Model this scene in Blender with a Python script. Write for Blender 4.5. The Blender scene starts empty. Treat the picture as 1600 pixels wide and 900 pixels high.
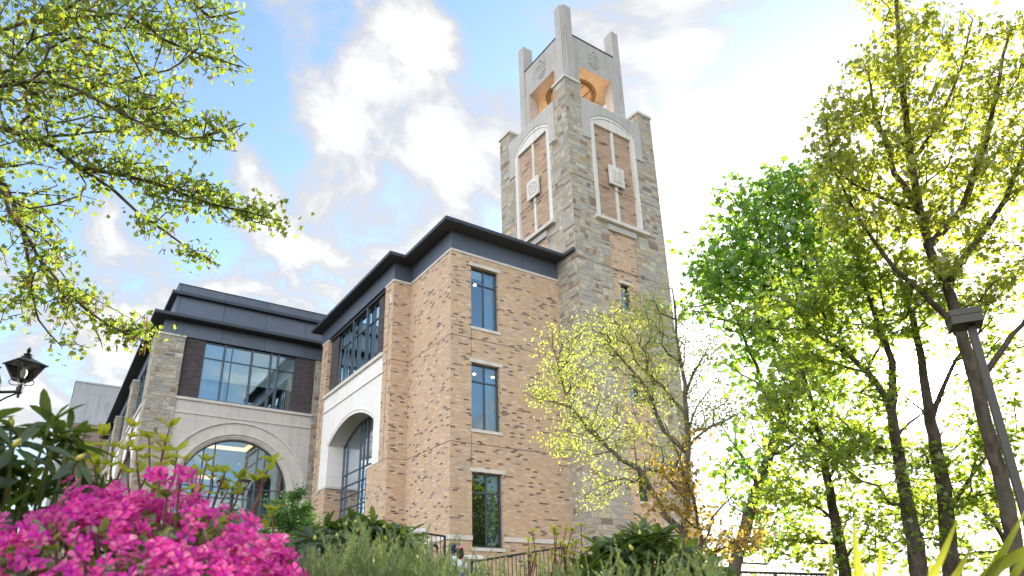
import bpy, math, random
import numpy as np
from mathutils import Vector, Matrix

R_ = math.radians
scene = bpy.context.scene
COL = scene.collection

# ------------------------------------------------------------------ camera
FPX, CXP, CYP = 1071.868, 796.37, 558.57          # photo pixels (1600 x 900)
YAW, PITCH, ROLL = -0.599577, 0.365486, -0.026009
def cam_axes():
    c, s = math.cos, math.sin
    fwd = Vector((-s(YAW) * c(PITCH), c(YAW) * c(PITCH), s(PITCH)))
    r0 = Vector((c(YAW), s(YAW), 0))
    u0 = r0.cross(fwd)
    r = c(ROLL) * r0 + s(ROLL) * u0
    return r, r.cross(fwd), fwd
CR, CU, CF = cam_axes()
cam_d = bpy.data.cameras.new("Camera")
cam = bpy.data.objects.new("Camera", cam_d); COL.objects.link(cam)
cam.matrix_world = Matrix(((CR.x, CU.x, -CF.x, 0), (CR.y, CU.y, -CF.y, 0), (CR.z, CU.z, -CF.z, 0), (0, 0, 0, 1)))
cam_d.sensor_width = 36.0
cam_d.lens = FPX / 1600 * 36
cam_d.shift_x = (800 - CXP) / 1600
cam_d.shift_y = (CYP - 450) / 1600
cam_d.clip_start = 0.05; cam_d.clip_end = 6000
cam_d.dof.use_dof = True
cam_d.dof.focus_distance = 8.0
cam_d.dof.aperture_fstop = 4.5
scene.camera = cam
scene.render.resolution_x, scene.render.resolution_y = 1024, 576
def at(px, py, d):                                   # a point seen at a photo pixel, d metres along the view axis
    return CR * ((px - CXP) / FPX * d) - CU * ((py - CYP) / FPX * d) + CF * d

# ------------------------------------------------------------------ node helpers
class NT:
    def __init__(s, tree):
        s.t = tree; tree.nodes.clear()
    def n(s, typ, inp=None, **kw):
        nd = s.t.nodes.new(typ)
        for k, v in kw.items(): setattr(nd, k, v)
        for k, v in (inp or {}).items():
            sk = nd.inputs[k]
            if isinstance(v, bpy.types.NodeSocket): s.t.links.new(v, sk)
            else: sk.default_value = v
        return nd
    def m(s, op, a, b=None, c=None, clamp=False):
        i = {0: a}
        if b is not None: i[1] = b
        if c is not None: i[2] = c
        nd = s.n('ShaderNodeMath', i, operation=op); nd.use_clamp = clamp
        return nd.outputs[0]
    def vm(s, op, a, b=None):
        i = {0: a}
        if b is not None: i[1] = b
        nd = s.n('ShaderNodeVectorMath', i, operation=op)
        return nd.outputs['Value'] if op in ('DOT_PRODUCT', 'LENGTH') else nd.outputs[0]
    def mix(s, f, a, b, blend='MIX'):
        nd = s.n('ShaderNodeMix', None, data_type='RGBA', blend_type=blend)
        for k, v in ((0, f), (6, a), (7, b)):
            if isinstance(v, bpy.types.NodeSocket): s.t.links.new(v, nd.inputs[k])
            else: nd.inputs[k].default_value = v if k == 0 or len(v) == 4 else (*v, 1)
        return nd.outputs[2]
    def ramp(s, f, stops, interp='LINEAR'):
        nd = s.n('ShaderNodeValToRGB', {0: f}); cr = nd.color_ramp; cr.interpolation = interp
        while len(cr.elements) < len(stops): cr.elements.new(0.5)
        for e, (p, c) in zip(cr.elements, stops):
            e.position = p; e.color = (*c, 1) if len(c) == 3 else c
        return nd.outputs[0]
    def mr(s, v, a, b, c=0.0, d=1.0, smooth=True):
        nd = s.n('ShaderNodeMapRange', {0: v, 1: a, 2: b, 3: c, 4: d})
        nd.interpolation_type = 'SMOOTHSTEP' if smooth else 'LINEAR'
        return nd.outputs[0]
    def xyz(s, x, y, z): return s.n('ShaderNodeCombineXYZ', {0: x, 1: y, 2: z}).outputs[0]
    def noise(s, v, scale, detail=3, rough=.5, dim='3D'):
        nd = s.n('ShaderNodeTexNoise', {'Vector': v, 'Scale': scale, 'Detail': detail, 'Roughness': rough}, noise_dimensions=dim)
        return nd.outputs[0]
    def white(s, v):
        nd = s.n('ShaderNodeTexWhiteNoise', {'Vector': v}, noise_dimensions='3D'); return nd.outputs[0]

def new_mat(name):
    m = bpy.data.materials.new(name); m.use_nodes = True
    return m, NT(m.node_tree)
def out(nt, sh): nt.n('ShaderNodeOutputMaterial', {0: sh})
def principled(nt, col, rough=.7, metal=0.0, normal=None, spec=None, **kw):
    i = {'Base Color': col if isinstance(col, bpy.types.NodeSocket) else (*col, 1), 'Roughness': rough, 'Metallic': metal}
    if normal is not None: i['Normal'] = normal
    if spec is not None: i['Specular IOR Level'] = spec
    i.update(kw)
    return nt.n('ShaderNodeBsdfPrincipled', i).outputs[0]
def bump(nt, h, dist=.01, strength=1.0):
    return nt.n('ShaderNodeBump', {'Height': h, 'Distance': dist, 'Strength': strength}).outputs[0]

# ------------------------------------------------------------------ sky, sun, exposure
SUN = Vector((0.8815, 0.3841, 0.2748)).normalized()
SUN_EL, SUN_AZ = math.asin(SUN.z), math.atan2(SUN.x, SUN.y)
world = bpy.data.worlds.new("World"); scene.world = world; world.use_nodes = True
w = NT(world.node_tree)
sky = w.n('ShaderNodeTexSky'); sky.sky_type = 'NISHITA'; sky.sun_disc = False
sky.sun_elevation = SUN_EL; sky.sun_rotation = SUN_AZ
sky.air_density = 1.0; sky.dust_density = 0.6; sky.ozone_density = 1.6
tc = w.n('ShaderNodeTexCoord').outputs['Generated']
dirn = w.vm('NORMALIZE', tc)
sx = w.n('ShaderNodeSeparateXYZ', {0: dirn})
zz = w.m('ADD', w.m('MAXIMUM', sx.outputs[2], 0.0), 0.28)
plan = w.xyz(w.m('DIVIDE', sx.outputs[0], zz), w.m('DIVIDE', sx.outputs[1], zz), 0.37)
warp = w.n('ShaderNodeTexNoise', {'Vector': plan, 'Scale': 2.1, 'Detail': 3.0}).outputs[1]
plan2 = w.vm('ADD', plan, w.vm('MULTIPLY', w.vm('SUBTRACT', warp, (0.5, 0.5, 0.5)), (0.35, 0.35, 0.0)))
fbm = w.m('ADD', w.m('MULTIPLY', w.m('SUBTRACT', w.noise(plan2, 6.4, 10, .56), .5), 1.9), .5)
fine = w.noise(plan2, 15.0, 6, .6)
# banks of cloud and clear gaps, each given by a direction in the sky, a half-width and a weight
BANKS = [(620, 60, 3.6, .24), (690, 85, 2.6, .18), (390, 140, 3.5, .16), (500, 105, 3, .12), (550, 190, 4, .12), (440, 260, 4, .16), (660, 220, 5, .13), (520, 340, 6, .10),
         (1130, 180, 7, .05), (1050, 70, 5, .08), (1080, 20, 4, .10), (600, 310, 6, .12), (740, 180, 5, .12), (60, 560, 8, .12), (330, 400, 6, .06), (230, 480, 6, .10), (1300, 420, 16, .15),
         (1480, 600, 20, .20), (300, 60, 8, -.22), (430, 20, 7, -.16), (770, 60, 5.5, -.16), (870, 110, 6, -.04), (180, 350, 8, -.12), (480, 300, 3.5, -.05),
         (110, 120, 10, -.16), (1320, 40, 7, -.16), (600, 260, 3, -.06), (730, 260, 3.5, -.08), (350, 200, 5, -.10), (980, 300, 5, .08), (440, 190, 3, -.10), (1240, 60, 6, -.20), (1180, 120, 2.5, -.10), (1110, 110, 2, -.06), (1010, 130, 3, -.06)]
sd = w.vm('DOT_PRODUCT', dirn, tuple(SUN))
bias = None
for px, py, hw, wt in BANKS:
    c = at(px, py, 1.0).normalized()
    g = w.mr(w.vm('DOT_PRODUCT', dirn, tuple(c)), math.cos(R_(hw * 1.5)), math.cos(R_(hw * .15)), 0.0, wt)
    bias = g if bias is None else w.m('ADD', bias, g)
bias = w.m('ADD', bias, w.m('MULTIPLY', w.mr(sd, 0.1, -0.4), .10))  # extra cloud cover added behind the view as fill light for the facades
dens = w.m('ADD', w.m('ADD', fbm, w.m('MULTIPLY', w.m('SUBTRACT', fine, .5), .22)), bias)
mask = w.mr(dens, 0.33, 0.66)
thick = w.mr(dens, 0.50, 0.95)
glow = w.m('POWER', w.mr(sd, 0.82, 1.0, 0, 1, False), 2.2)
back = w.mr(sd, 0.05, -0.6)                            # front-lit clouds opposite the sun, out of view, boosted to brighten the facades
core = w.mr(sd, math.cos(R_(3.2)), math.cos(R_(0.6)))
ccol = w.mix(w.noise(plan2, 5.0, 4), (0.84, 0.90, 1.0), (1.0, 0.98, 0.95))
cstr = w.m('MULTIPLY', w.m('ADD', 0.60, w.m('MULTIPLY', thick, 0.42)), w.m('ADD', 1.0, w.m('MULTIPLY', glow, 2.2)))
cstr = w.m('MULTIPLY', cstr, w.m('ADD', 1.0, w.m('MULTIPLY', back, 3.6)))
cstr = w.m('ADD', cstr, w.m('MULTIPLY', core, 30.0))
SKY_STRENGTH, CLOUD_STRENGTH = 0.102, 0.30
bg1 = w.n('ShaderNodeBackground', {0: sky.outputs[0], 1: SKY_STRENGTH})
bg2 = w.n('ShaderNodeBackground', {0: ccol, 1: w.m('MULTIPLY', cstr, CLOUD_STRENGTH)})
below = w.mr(sx.outputs[2], -0.02, 0.0)
haze_m = w.m('MAXIMUM', mask, w.m('MAXIMUM', w.m('MULTIPLY', glow, .9), core))
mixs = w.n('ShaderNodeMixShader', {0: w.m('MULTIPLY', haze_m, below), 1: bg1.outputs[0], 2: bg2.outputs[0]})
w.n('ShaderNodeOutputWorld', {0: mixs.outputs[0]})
sun_d = bpy.data.lights.new("Sun", 'SUN'); sun_d.energy = 4.0; sun_d.angle = R_(0.53); sun_d.color = (1.0, 0.90, 0.74)
sun = bpy.data.objects.new("Sun", sun_d); COL.objects.link(sun)
sun.rotation_euler = SUN.to_track_quat('Z', 'Y').to_euler(); sun.location = SUN * 120
vs = scene.view_settings
vs.view_transform = 'Standard'; vs.look = 'None'; vs.gamma = 1.0; vs.use_curve_mapping = False
vs.exposure = 2.1
cy = scene.cycles
cy.max_bounces = 8; cy.transparent_max_bounces = 16; cy.use_denoising = True; cy.sample_clamp_indirect = 6.0
cy.caustics_reflective = False; cy.caustics_refractive = False

# ------------------------------------------------------------------ mesh helpers
ORG = {}
def setp(o, label=None, cat=None, group=None, kind=None):
    if label: o['label'] = label
    if cat: o['category'] = cat
    if group: o['group'] = group
    if kind: o['kind'] = kind
    return o
def thing(name, label, cat, loc, group=None):
    o = bpy.data.objects.new(name, None); COL.objects.link(o); o.location = loc
    o.empty_display_size = .3
    ORG[o] = Vector(loc)
    return setp(o, label, cat, group)
def add_mesh(name, V, F, mat, parent=None, origin=None, smooth=False):
    org = ORG[parent] if parent is not None else (Vector(origin) if origin is not None else Vector((0, 0, 0)))
    V = np.asarray(V, float).reshape(-1, 3) - np.array(org)
    me = bpy.data.meshes.new(name)
    me.from_pydata(V.tolist(), [], F if isinstance(F, list) else F.tolist())
    me.materials.append(mat)
    if smooth: me.polygons.foreach_set('use_smooth', [True] * len(me.polygons))
    me.update()
    o = bpy.data.objects.new(name, me); COL.objects.link(o)
    if parent is not None: o.parent = parent; ORG[o] = org
    else: o.location = org; ORG[o] = org
    return o
class MB:
    def __init__(s): s.v = []; s.f = []; s.st = []; s.mk = []
    def mark(s): s.mk.append(len(s.f)); return s
    def add(s, V, F):
        s.st.append(len(s.f)); b = len(s.v); s.v += [tuple(p) for p in V]; s.f += [tuple(i + b for i in f) for f in F]; return s
    def quad(s, *p): return s.add(p, [tuple(range(len(p)))])
    def box(s, x0, x1, y0, y1, z0, z1):
        return s.add([(x0, y0, z0), (x1, y0, z0), (x1, y1, z0), (x0, y1, z0), (x0, y0, z1), (x1, y0, z1), (x1, y1, z1), (x0, y1, z1)],
                     [(3, 2, 1, 0), (4, 5, 6, 7), (0, 1, 5, 4), (1, 2, 6, 5), (2, 3, 7, 6), (3, 0, 4, 7)])
    def prism(s, poly, z0, z1):
        n = len(poly)
        V = [(x, y, z0) for x, y in poly] + [(x, y, z1) for x, y in poly]
        F = [tuple(range(n - 1, -1, -1)), tuple(range(n, 2 * n))] + [(i, (i + 1) % n, n + (i + 1) % n, n + i) for i in range(n)]
        return s.add(V, F)
    def tube(s, pts, rad, n=8, cap=True):
        pts = [Vector(p) for p in pts]; k = len(pts)
        if not hasattr(rad, '__len__'): rad = [rad] * k
        V = []; up = None
        for i, p in enumerate(pts):
            t = (pts[min(i + 1, k - 1)] - pts[max(i - 1, 0)]).normalized()
            if up is None: up = t.orthogonal().normalized()
            up = (up - t * up.dot(t)); up = up.normalized() if up.length > 1e-6 else t.orthogonal().normalized()
            sd_ = t.cross(up)
            for j in range(n):
                a = 2 * math.pi * j / n
                V.append(p + (up * math.cos(a) + sd_ * math.sin(a)) * rad[i])
        F = [(i * n + j, i * n + (j + 1) % n, (i + 1) * n + (j + 1) % n, (i + 1) * n + j) for i in range(k - 1) for j in range(n)]
        if cap: F += [tuple(range(n - 1, -1, -1)), tuple((k - 1) * n + j for j in range(n))]
        return s.add(V, F)
    def lathe(s, c, prof, n=16, sq=False):                # prof: (radius, z) pairs, bottom to top
        c = Vector(c); V = []
        for r, z in prof:
            for j in range(n):
                a = 2 * math.pi * (j + (.5 if sq else 0)) / n
                V.append((c.x + r * math.cos(a), c.y + r * math.sin(a), c.z + z))
        k = len(prof)
        F = [(i * n + j, i * n + (j + 1) % n, (i + 1) * n + (j + 1) % n, (i + 1) * n + j) for i in range(k - 1) for j in range(n)]
        F += [tuple(range(n - 1, -1, -1)), tuple((k - 1) * n + j for j in range(n))]
        return s.add(V, F)
    # pieces laid out on a wall: axis 'y' is the plane y=c (u runs along x), axis 'x' the plane x=c (u runs along y); d goes into the wall
    def wbox(s, ax, c, u0, u1, z0, z1, d0, d1):
        return s.box(u0, u1, c + d0, c + d1, z0, z1) if ax == 'y' else s.box(c + d0, c + d1, u0, u1, z0, z1)
    def wquad(s, ax, c, *pts):
        return s.quad(*[wp(ax, c, *p) for p in pts])
    def wall(s, ax, c, u0, u1, z0, z1, holes=(), depth=.2):
        us = sorted({u0, u1, *[h[0] for h in holes], *[h[1] for h in holes]}); us = [u for u in us if u0 <= u <= u1]
        zs = sorted({z0, z1, *[h[2] for h in holes], *[h[3] for h in holes]}); zs = [z for z in zs if z0 <= z <= z1]
        for a, b in zip(us, us[1:]):
            for p, q in zip(zs, zs[1:]):
                if any(h[0] - 1e-6 <= a and b <= h[1] + 1e-6 and h[2] - 1e-6 <= p and q <= h[3] + 1e-6 for h in holes): continue
                s.wquad(ax, c, (a, p, 0), (b, p, 0), (b, q, 0), (a, q, 0))
        for h in holes:
            a, b, p, q = h
            s.wquad(ax, c, (a, p, 0), (a, q, 0), (a, q, depth), (a, p, depth))
            s.wquad(ax, c, (b, p, 0), (b, q, 0), (b, q, depth), (b, p, depth))
            s.wquad(ax, c, (a, q, 0), (b, q, 0), (b, q, depth), (a, q, depth))
            s.wquad(ax, c, (a, p, 0), (b, p, 0), (b, p, depth), (a, p, depth))
        return s
    def arch_wall(s, ax, c, u0, u1, z0, z1, ua, ub, arc, depth, N=36, front=True):
        us = [ua + (ub - ua) * (0.5 - 0.5 * math.cos(math.pi * i / N)) for i in range(N + 1)]
        zs = [arc(u) for u in us]
        if front:
            s.wquad(ax, c, (u0, z0, 0), (ua, z0, 0), (ua, z1, 0), (u0, z1, 0))
            s.wquad(ax, c, (ub, z0, 0), (u1, z0, 0), (u1, z1, 0), (ub, z1, 0))
        for i in range(N):
            if front: s.wquad(ax, c, (us[i], zs[i], 0), (us[i + 1], zs[i + 1], 0), (us[i + 1], z1, 0), (us[i], z1, 0))
            s.wquad(ax, c, (us[i], zs[i], 0), (us[i + 1], zs[i + 1], 0), (us[i + 1], zs[i + 1], depth), (us[i], zs[i], depth))
        for u, z in ((ua, zs[0]), (ub, zs[-1])):
            s.wquad(ax, c, (u, z0, 0), (u, z, 0), (u, z, depth), (u, z0, depth))
        return s
    def arch_ring(s, ax, c, uc, zc, r0, r1, d0, d1, a0=0, a1=180, N=40, zdrop=None):
        P = []
        if zdrop is not None: P.append(((uc + r0, zdrop), (uc + r1, zdrop)))
        for i in range(N + 1):
            a = R_(a0 + (a1 - a0) * i / N)
            P.append(((uc + r0 * math.cos(a), zc + r0 * math.sin(a)), (uc + r1 * math.cos(a), zc + r1 * math.sin(a))))
        if zdrop is not None: P.append(((uc - r0, zdrop), (uc - r1, zdrop)))
        V = []
        for (a, b) in P:
            V += [wp(ax, c, *a, d0), wp(ax, c, *b, d0), wp(ax, c, *b, d1), wp(ax, c, *a, d1)]
        F = [(4 * i + j, 4 * i + (j + 1) % 4, 4 * i + 4 + (j + 1) % 4, 4 * i + 4 + j) for i in range(len(P) - 1) for j in range(4)]
        n = len(P) - 1
        F += [(3, 2, 1, 0), (4 * n, 4 * n + 1, 4 * n + 2, 4 * n + 3)]
        return s.add(V, F)
    def build(s, name, mat, parent=None, origin=None, smooth=False, each=False):
        if each:                                       # every marked (or added) piece becomes a part of its own
            cuts = sorted(set((s.mk or s.st) + [0])) + [len(s.f)]; r = None
            for a, b in zip(cuts, cuts[1:]):
                if b <= a: continue
                ids = sorted({i for f in s.f[a:b] for i in f}); ix = {i: k for k, i in enumerate(ids)}
                r = add_mesh(name, [s.v[i] for i in ids], [tuple(ix[i] for i in f) for f in s.f[a:b]], mat, parent, origin, smooth)
            return r
        return add_mesh(name, s.v, s.f, mat, parent, origin, smooth)
def wp(ax, c, u, z, d=0.0): return (u, c + d, z) if ax == 'y' else (c + d, u, z)
def seg_arc(ua, ub, zs, rise):
    h = (ub - ua) / 2; r = (h * h + rise * rise) / (2 * rise); uc = (ua + ub) / 2; zc = zs + rise - r
    return lambda u: zc + math.sqrt(max(r * r - (u - uc) ** 2, 0))

# ------------------------------------------------------------------ materials
def wall_coords(nt):
    g = nt.n('ShaderNodeNewGeometry')
    p = nt.n('ShaderNodeSeparateXYZ', {0: g.outputs['Position']}); nn = nt.n('ShaderNodeSeparateXYZ', {0: g.outputs['True Normal']})
    sel = nt.m('GREATER_THAN', nt.m('ABSOLUTE', nn.outputs[0]), 0.6)
    u = nt.m('ADD', nt.m('MULTIPLY', p.outputs[1], sel), nt.m('MULTIPLY', p.outputs[0], nt.m('SUBTRACT', 1.0, sel)))
    side = nt.m('MULTIPLY', sel, 37.0)
    return u, p.outputs[2], side, g.outputs['Position']
def brick_mat(name, stops, mortar, h=.0762, wd=.235, tint=.12, split=True):
    m, nt = new_mat(name)
    u, z, side, pos = wall_coords(nt)
    v = nt.m('DIVIDE', z, h); r = nt.m('FLOOR', v); fv = nt.m('FRACT', v)
    uu = nt.m('ADD', nt.m('DIVIDE', u, wd), nt.m('MULTIPLY', nt.m('FLOORED_MODULO', r, 2.0), 0.5)) if split else nt.m('DIVIDE', u, wd)
    c = nt.m('FLOOR', uu); fu = nt.m('FRACT', uu)
    rnd = nt.white(nt.xyz(c, r, side))
    col = nt.ramp(rnd, stops, 'CONSTANT')
    blot = nt.noise(pos, .55, 4, .6)
    col = nt.mix(nt.mr(blot, .35, .7, 0, tint * 1.6), col, (.36, .28, .24))
    strk = nt.noise(nt.vm('MULTIPLY', pos, (1.2, 1.2, .10)), 1.1, 4, .6)
    col = nt.mix(nt.mr(strk, .5, .8, 0, .22), col, (.24, .17, .14))
    fine_ = nt.noise(pos, 22, 2)
    col = nt.mix(nt.m('MULTIPLY', nt.m('SUBTRACT', fine_, .3), .35, clamp=True), col, (.2, .14, .11))
    mh, mu = .010 / h, .010 / wd
    e = nt.m('MINIMUM', nt.m('DIVIDE', nt.m('MINIMUM', fv, nt.m('SUBTRACT', 1.0, fv)), mh), nt.m('DIVIDE', nt.m('MINIMUM', fu, nt.m('SUBTRACT', 1.0, fu)), mu))
    e = nt.mr(e, .35, .9)
    col = nt.mix(e, (*mortar, 1), col)
    b = bump(nt, nt.m('ADD', nt.m('MULTIPLY', e, .8), nt.m('MULTIPLY', fine_, .4)), .008)
    out(nt, principled(nt, col, .86, normal=b, spec=.25))
    return m
def stone_mat(name, stops, mortar=(.42, .40, .36), row=.24, wd=.52):
    m, nt = new_mat(name)
    u, z, side, pos = wall_coords(nt)
    wob = nt.m('MULTIPLY', nt.m('SUBTRACT', nt.noise(pos, 2.3, 3), .5), .03)
    z = nt.m('ADD', z, wob)
    v = nt.m('DIVIDE', z, row); r = nt.m('FLOOR', v); fv = nt.m('FRACT', v)
    wr = nt.white(nt.xyz(r, side, 3.0))
    wrow = nt.m('MULTIPLY', wd, nt.m('ADD', .7, nt.m('MULTIPLY', wr, .6)))
    uu = nt.m('ADD', nt.m('DIVIDE', u, wrow), nt.m('MULTIPLY', wr, 17.0)); c = nt.m('FLOOR', uu); fu = nt.m('FRACT', uu)
    k = nt.white(nt.xyz(c, r, nt.m('ADD', side, 5.0)))
    hs = nt.m('GREATER_THAN', k, .52)                       # split into two thin courses
    vs_ = nt.m('MULTIPLY', nt.m('LESS_THAN', k, .30), 1.0)   # split into two short stones
    f2 = nt.m('MULTIPLY', fv, nt.m('ADD', 1.0, hs)); i2 = nt.m('FLOOR', f2); f2 = nt.m('FRACT', f2)
    g2 = nt.m('MULTIPLY', fu, nt.m('ADD', 1.0, vs_)); j2 = nt.m('FLOOR', g2); g2 = nt.m('FRACT', g2)
    rnd = nt.white(nt.xyz(nt.m('ADD', c, nt.m('MULTIPLY', i2, .37)), nt.m('ADD', r, nt.m('MULTIPLY', j2, .41)), nt.m('ADD', side, .5)))
    col = nt.ramp(rnd, stops, 'CONSTANT')
    br = nt.white(nt.xyz(c, nt.m('ADD', i2, nt.m('MULTIPLY', r, 3.1)), j2))
    col = nt.mix(nt.m('MULTIPLY', br, .28), col, (.22, .20, .18))
    n1 = nt.noise(pos, 9, 5, .65); n2 = nt.noise(nt.vm('MULTIPLY', pos, (1, 1, 2.6)), 28, 3, .6)
    col = nt.mix(nt.mr(n1, .35, .75, 0, .45), col, (.24, .22, .19))
    col = nt.mix(nt.mr(n2, .5, .8, 0, .35), col, (.62, .60, .55))
    hh = nt.m('DIVIDE', row, nt.m('ADD', 1.0, hs)); ww = nt.m('DIVIDE', wrow, nt.m('ADD', 1.0, vs_))
    e = nt.m('MINIMUM', nt.m('MULTIPLY', nt.m('MINIMUM', f2, nt.m('SUBTRACT', 1.0, f2)), hh), nt.m('MULTIPLY', nt.m('MINIMUM', g2, nt.m('SUBTRACT', 1.0, g2)), ww))
    e = nt.mr(e, .003, .013)
    col = nt.mix(e, (*mortar, 1), col)
    b = bump(nt, nt.m('ADD', nt.m('MULTIPLY', e, 1.0), nt.m('ADD', nt.m('MULTIPLY', n1, 1.2), nt.m('MULTIPLY', n2, .5))), .055)
    out(nt, principled(nt, col, .9, normal=b, spec=.2))
    return m
def plain_mat(name, col, rough=.7, metal=0.0, var=.15, scale=3.0, dark=None, bmp=.0, spec=None, streak=False):
    m, nt = new_mat(name)
    g = nt.n('ShaderNodeNewGeometry').outputs['Position']
    v = nt.vm('MULTIPLY', g, (1, 1, .16)) if streak else g
    n = nt.noise(v, scale, 5, .6)
    d = dark or tuple(c * .55 for c in col)
    cc = nt.mix(nt.mr(n, .35, .75, 0, var), col, d)
    nb = bump(nt, nt.noise(g, scale * 14, 3), bmp) if bmp else None
    out(nt, principled(nt, cc, rough, metal, nb, spec)); return m
def limestone_mat(name, col, block=(1.15, .62), joint=.35, streak=.6):
    m, nt = new_mat(name)
    u, z, side, pos = wall_coords(nt)
    v = nt.m('DIVIDE', z, block[1]); r = nt.m('FLOOR', v); fv = nt.m('FRACT', v)
    uu = nt.m('ADD', nt.m('DIVIDE', u, block[0]), nt.m('MULTIPLY', nt.m('FLOORED_MODULO', r, 2.0), .5)); c = nt.m('FLOOR', uu); fu = nt.m('FRACT', uu)
    rnd = nt.white(nt.xyz(c, r, side))
    cc = nt.mix(nt.m('MULTIPLY', rnd, .22), col, tuple(x * .72 for x in col))
    st = nt.noise(nt.vm('MULTIPLY', pos, (1.3, 1.3, .18)), 2.2, 5, .65)
    cc = nt.mix(nt.mr(st, .42, .75, 0, streak), cc, (.27, .255, .24))
    gr = nt.noise(pos, 40, 3)
    cc = nt.mix(nt.mr(gr, .4, .7, 0, .12), cc, (.3, .28, .25))
    e = nt.m('MINIMUM', nt.m('MULTIPLY', nt.m('MINIMUM', fv, nt.m('SUBTRACT', 1.0, fv)), block[1]), nt.m('MULTIPLY', nt.m('MINIMUM', fu, nt.m('SUBTRACT', 1.0, fu)), block[0]))
    e = nt.mr(e, .003, .011, joint, 0.0)
    cc = nt.mix(e, cc, (.2, .19, .18))
    out(nt, principled(nt, cc, .85, normal=bump(nt, gr, .004), spec=.2)); return m
def metal_panel_mat(name, col, pitch=2.3, off=.4):
    m, nt = new_mat(name)
    u, z, side, pos = wall_coords(nt)
    f = nt.m('FRACT', nt.m('DIVIDE', nt.m('ADD', u, off), pitch))
    pid = nt.m('FLOOR', nt.m('DIVIDE', nt.m('ADD', u, off), pitch))
    s_ = nt.mr(nt.m('MULTIPLY', nt.m('MINIMUM', f, nt.m('SUBTRACT', 1.0, f)), pitch), .006, .016, 1.0, 0.0)
    n = nt.noise(pos, 1.4, 4)
    cc = nt.mix(nt.m('MULTIPLY', nt.white(nt.xyz(pid, side, 1.0)), .3), col, tuple(c * .8 for c in col))
    cc = nt.mix(nt.mr(n, .4, .7, 0, .25), cc, tuple(c * 1.35 for c in col))
    cc = nt.mix(s_, cc, (.015, .016, .02))
    oil = nt.noise(nt.vm('MULTIPLY', pos, (1, 1, .5)), .9, 2)
    out(nt, principled(nt, cc, .42, .35, bump(nt, oil, .02, .6), .5)); return m
def glass_mat(name, tint, refl, base=.25, wav=.004):
    m, nt = new_mat(name)
    g = nt.n('ShaderNodeNewGeometry').outputs['Position']
    nb = bump(nt, nt.noise(g, .8, 2), wav)
    gl = nt.n('ShaderNodeBsdfGlossy', {0: (*refl, 1), 1: .01, 'Normal': nb}).outputs[0]
    tr = nt.n('ShaderNodeBsdfTransparent', {0: (*tint, 1)}).outputs[0]
    fr = nt.n('ShaderNodeFresnel', {0: 1.5}).outputs[0]
    out(nt, nt.n('ShaderNodeMixShader', {0: nt.m('ADD', fr, base, clamp=True), 1: tr, 2: gl}).outputs[0]); return m
def emit_mat(name, col, s):
    m, nt = new_mat(name); out(nt, nt.n('ShaderNodeEmission', {0: (*col, 1), 1: s}).outputs[0]); return m

BRICK = brick_mat('tan_brick', [(0, (.115, .08, .065)), (.050, (.22, .15, .115)), (.085, (.58, .375, .215)), (.30, (.53, .345, .21)), (.48, (.60, .425, .275)), (.64, (.48, .36, .265)),
                                 (.75, (.57, .395, .26)), (.87, (.65, .495, .375)), (.94, (.42, .32, .255))], (.54, .43, .33))
PANELBRICK = brick_mat('tower_panel_brick', [(0, (.12, .08, .065)), (.05, (.47, .32, .21)), (.3, (.41, .275, .18)), (.5, (.51, .365, .25)), (.72, (.38, .26, .19)), (.86, (.49, .35, .26))], (.28, .20, .15), h=.10, wd=.42)
DARKBRICK = brick_mat('charcoal_brick', [(0, (.050, .042, .048)), (.3, (.066, .054, .060)), (.6, (.040, .035, .042)), (.85, (.085, .068, .070))], (.13, .115, .12), tint=0)
FARBRICK = brick_mat('brown_brick', [(0, (.10, .075, .065)), (.2, (.26, .18, .14)), (.6, (.31, .22, .17)), (.85, (.22, .16, .13))], (.3, .25, .2), h=.2, wd=.6)
STONE = stone_mat('ashlar_stone', [(0, (.56, .495, .40)), (.14, (.46, .425, .375)), (.30, (.64, .56, .42)), (.44, (.51, .465, .40)), (.57, (.59, .50, .35)), (.68, (.51, .40, .26)), (.755, (.40, .36, .31)),
                                    (.82, (.36, .22, .13)), (.865, (.52, .36, .19)), (.905, (.24, .165, .125)), (.94, (.66, .62, .54))], mortar=(.56, .52, .45))
LIME = limestone_mat('limestone', (.60, .55, .51), streak=.30)
LIMEWHITE = limestone_mat('pale_limestone', (.80, .765, .73), joint=.16, streak=.14)
LIMETOWER = limestone_mat('tower_limestone', (.47, .44, .41), joint=.4, streak=.5)
LIMETRIM = limestone_mat('panel_trim_stone', (.70, .66, .61), joint=.25, streak=.35)
LIMEBELFRY = limestone_mat('belfry_limestone', (.44, .41, .39), block=(1.0, 1.0))
LIMESOFT = plain_mat('cut_stone_trim', (.62, .575, .52), .85, var=.4, scale=2.5, bmp=.003, spec=.2)
METAL = metal_panel_mat('grey_metal_panel', (.105, .125, .165))
METALDARK = plain_mat('dark_metal_trim', (.050, .060, .078), .38, .4, .3, 2.0)
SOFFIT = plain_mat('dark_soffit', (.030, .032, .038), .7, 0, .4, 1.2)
FRAME = plain_mat('window_frame_metal', (.075, .095, .118), .4, .4, .2, 3)
JOINT = plain_mat('sealant_joint', (.07, .055, .045), .9)
GLASS = glass_mat('window_glass', (.72, .84, .88), (.64, .82, .90), .30)
TREEGLASS = glass_mat('low_window_glass', (.5, .58, .55), (.62, .70, .66), .16)
DARKGLASS = glass_mat('entrance_glass', (.32, .36, .38), (.75, .85, .95), .10)
BLIND = plain_mat('roller_blind', (.88, .91, .90), .8, 0, .1, 1.0)
DRAPE = plain_mat('sheer_drape', (.34, .50, .60), .8, 0, .3, 4.0, streak=True)
ROOM = plain_mat('dim_room', (.14, .19, .22), .9, 0, .4, .6)
CONCRETE = limestone_mat('weathered_concrete', (.43, .43, .44), block=(4.5, 2.4), joint=.4)
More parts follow.
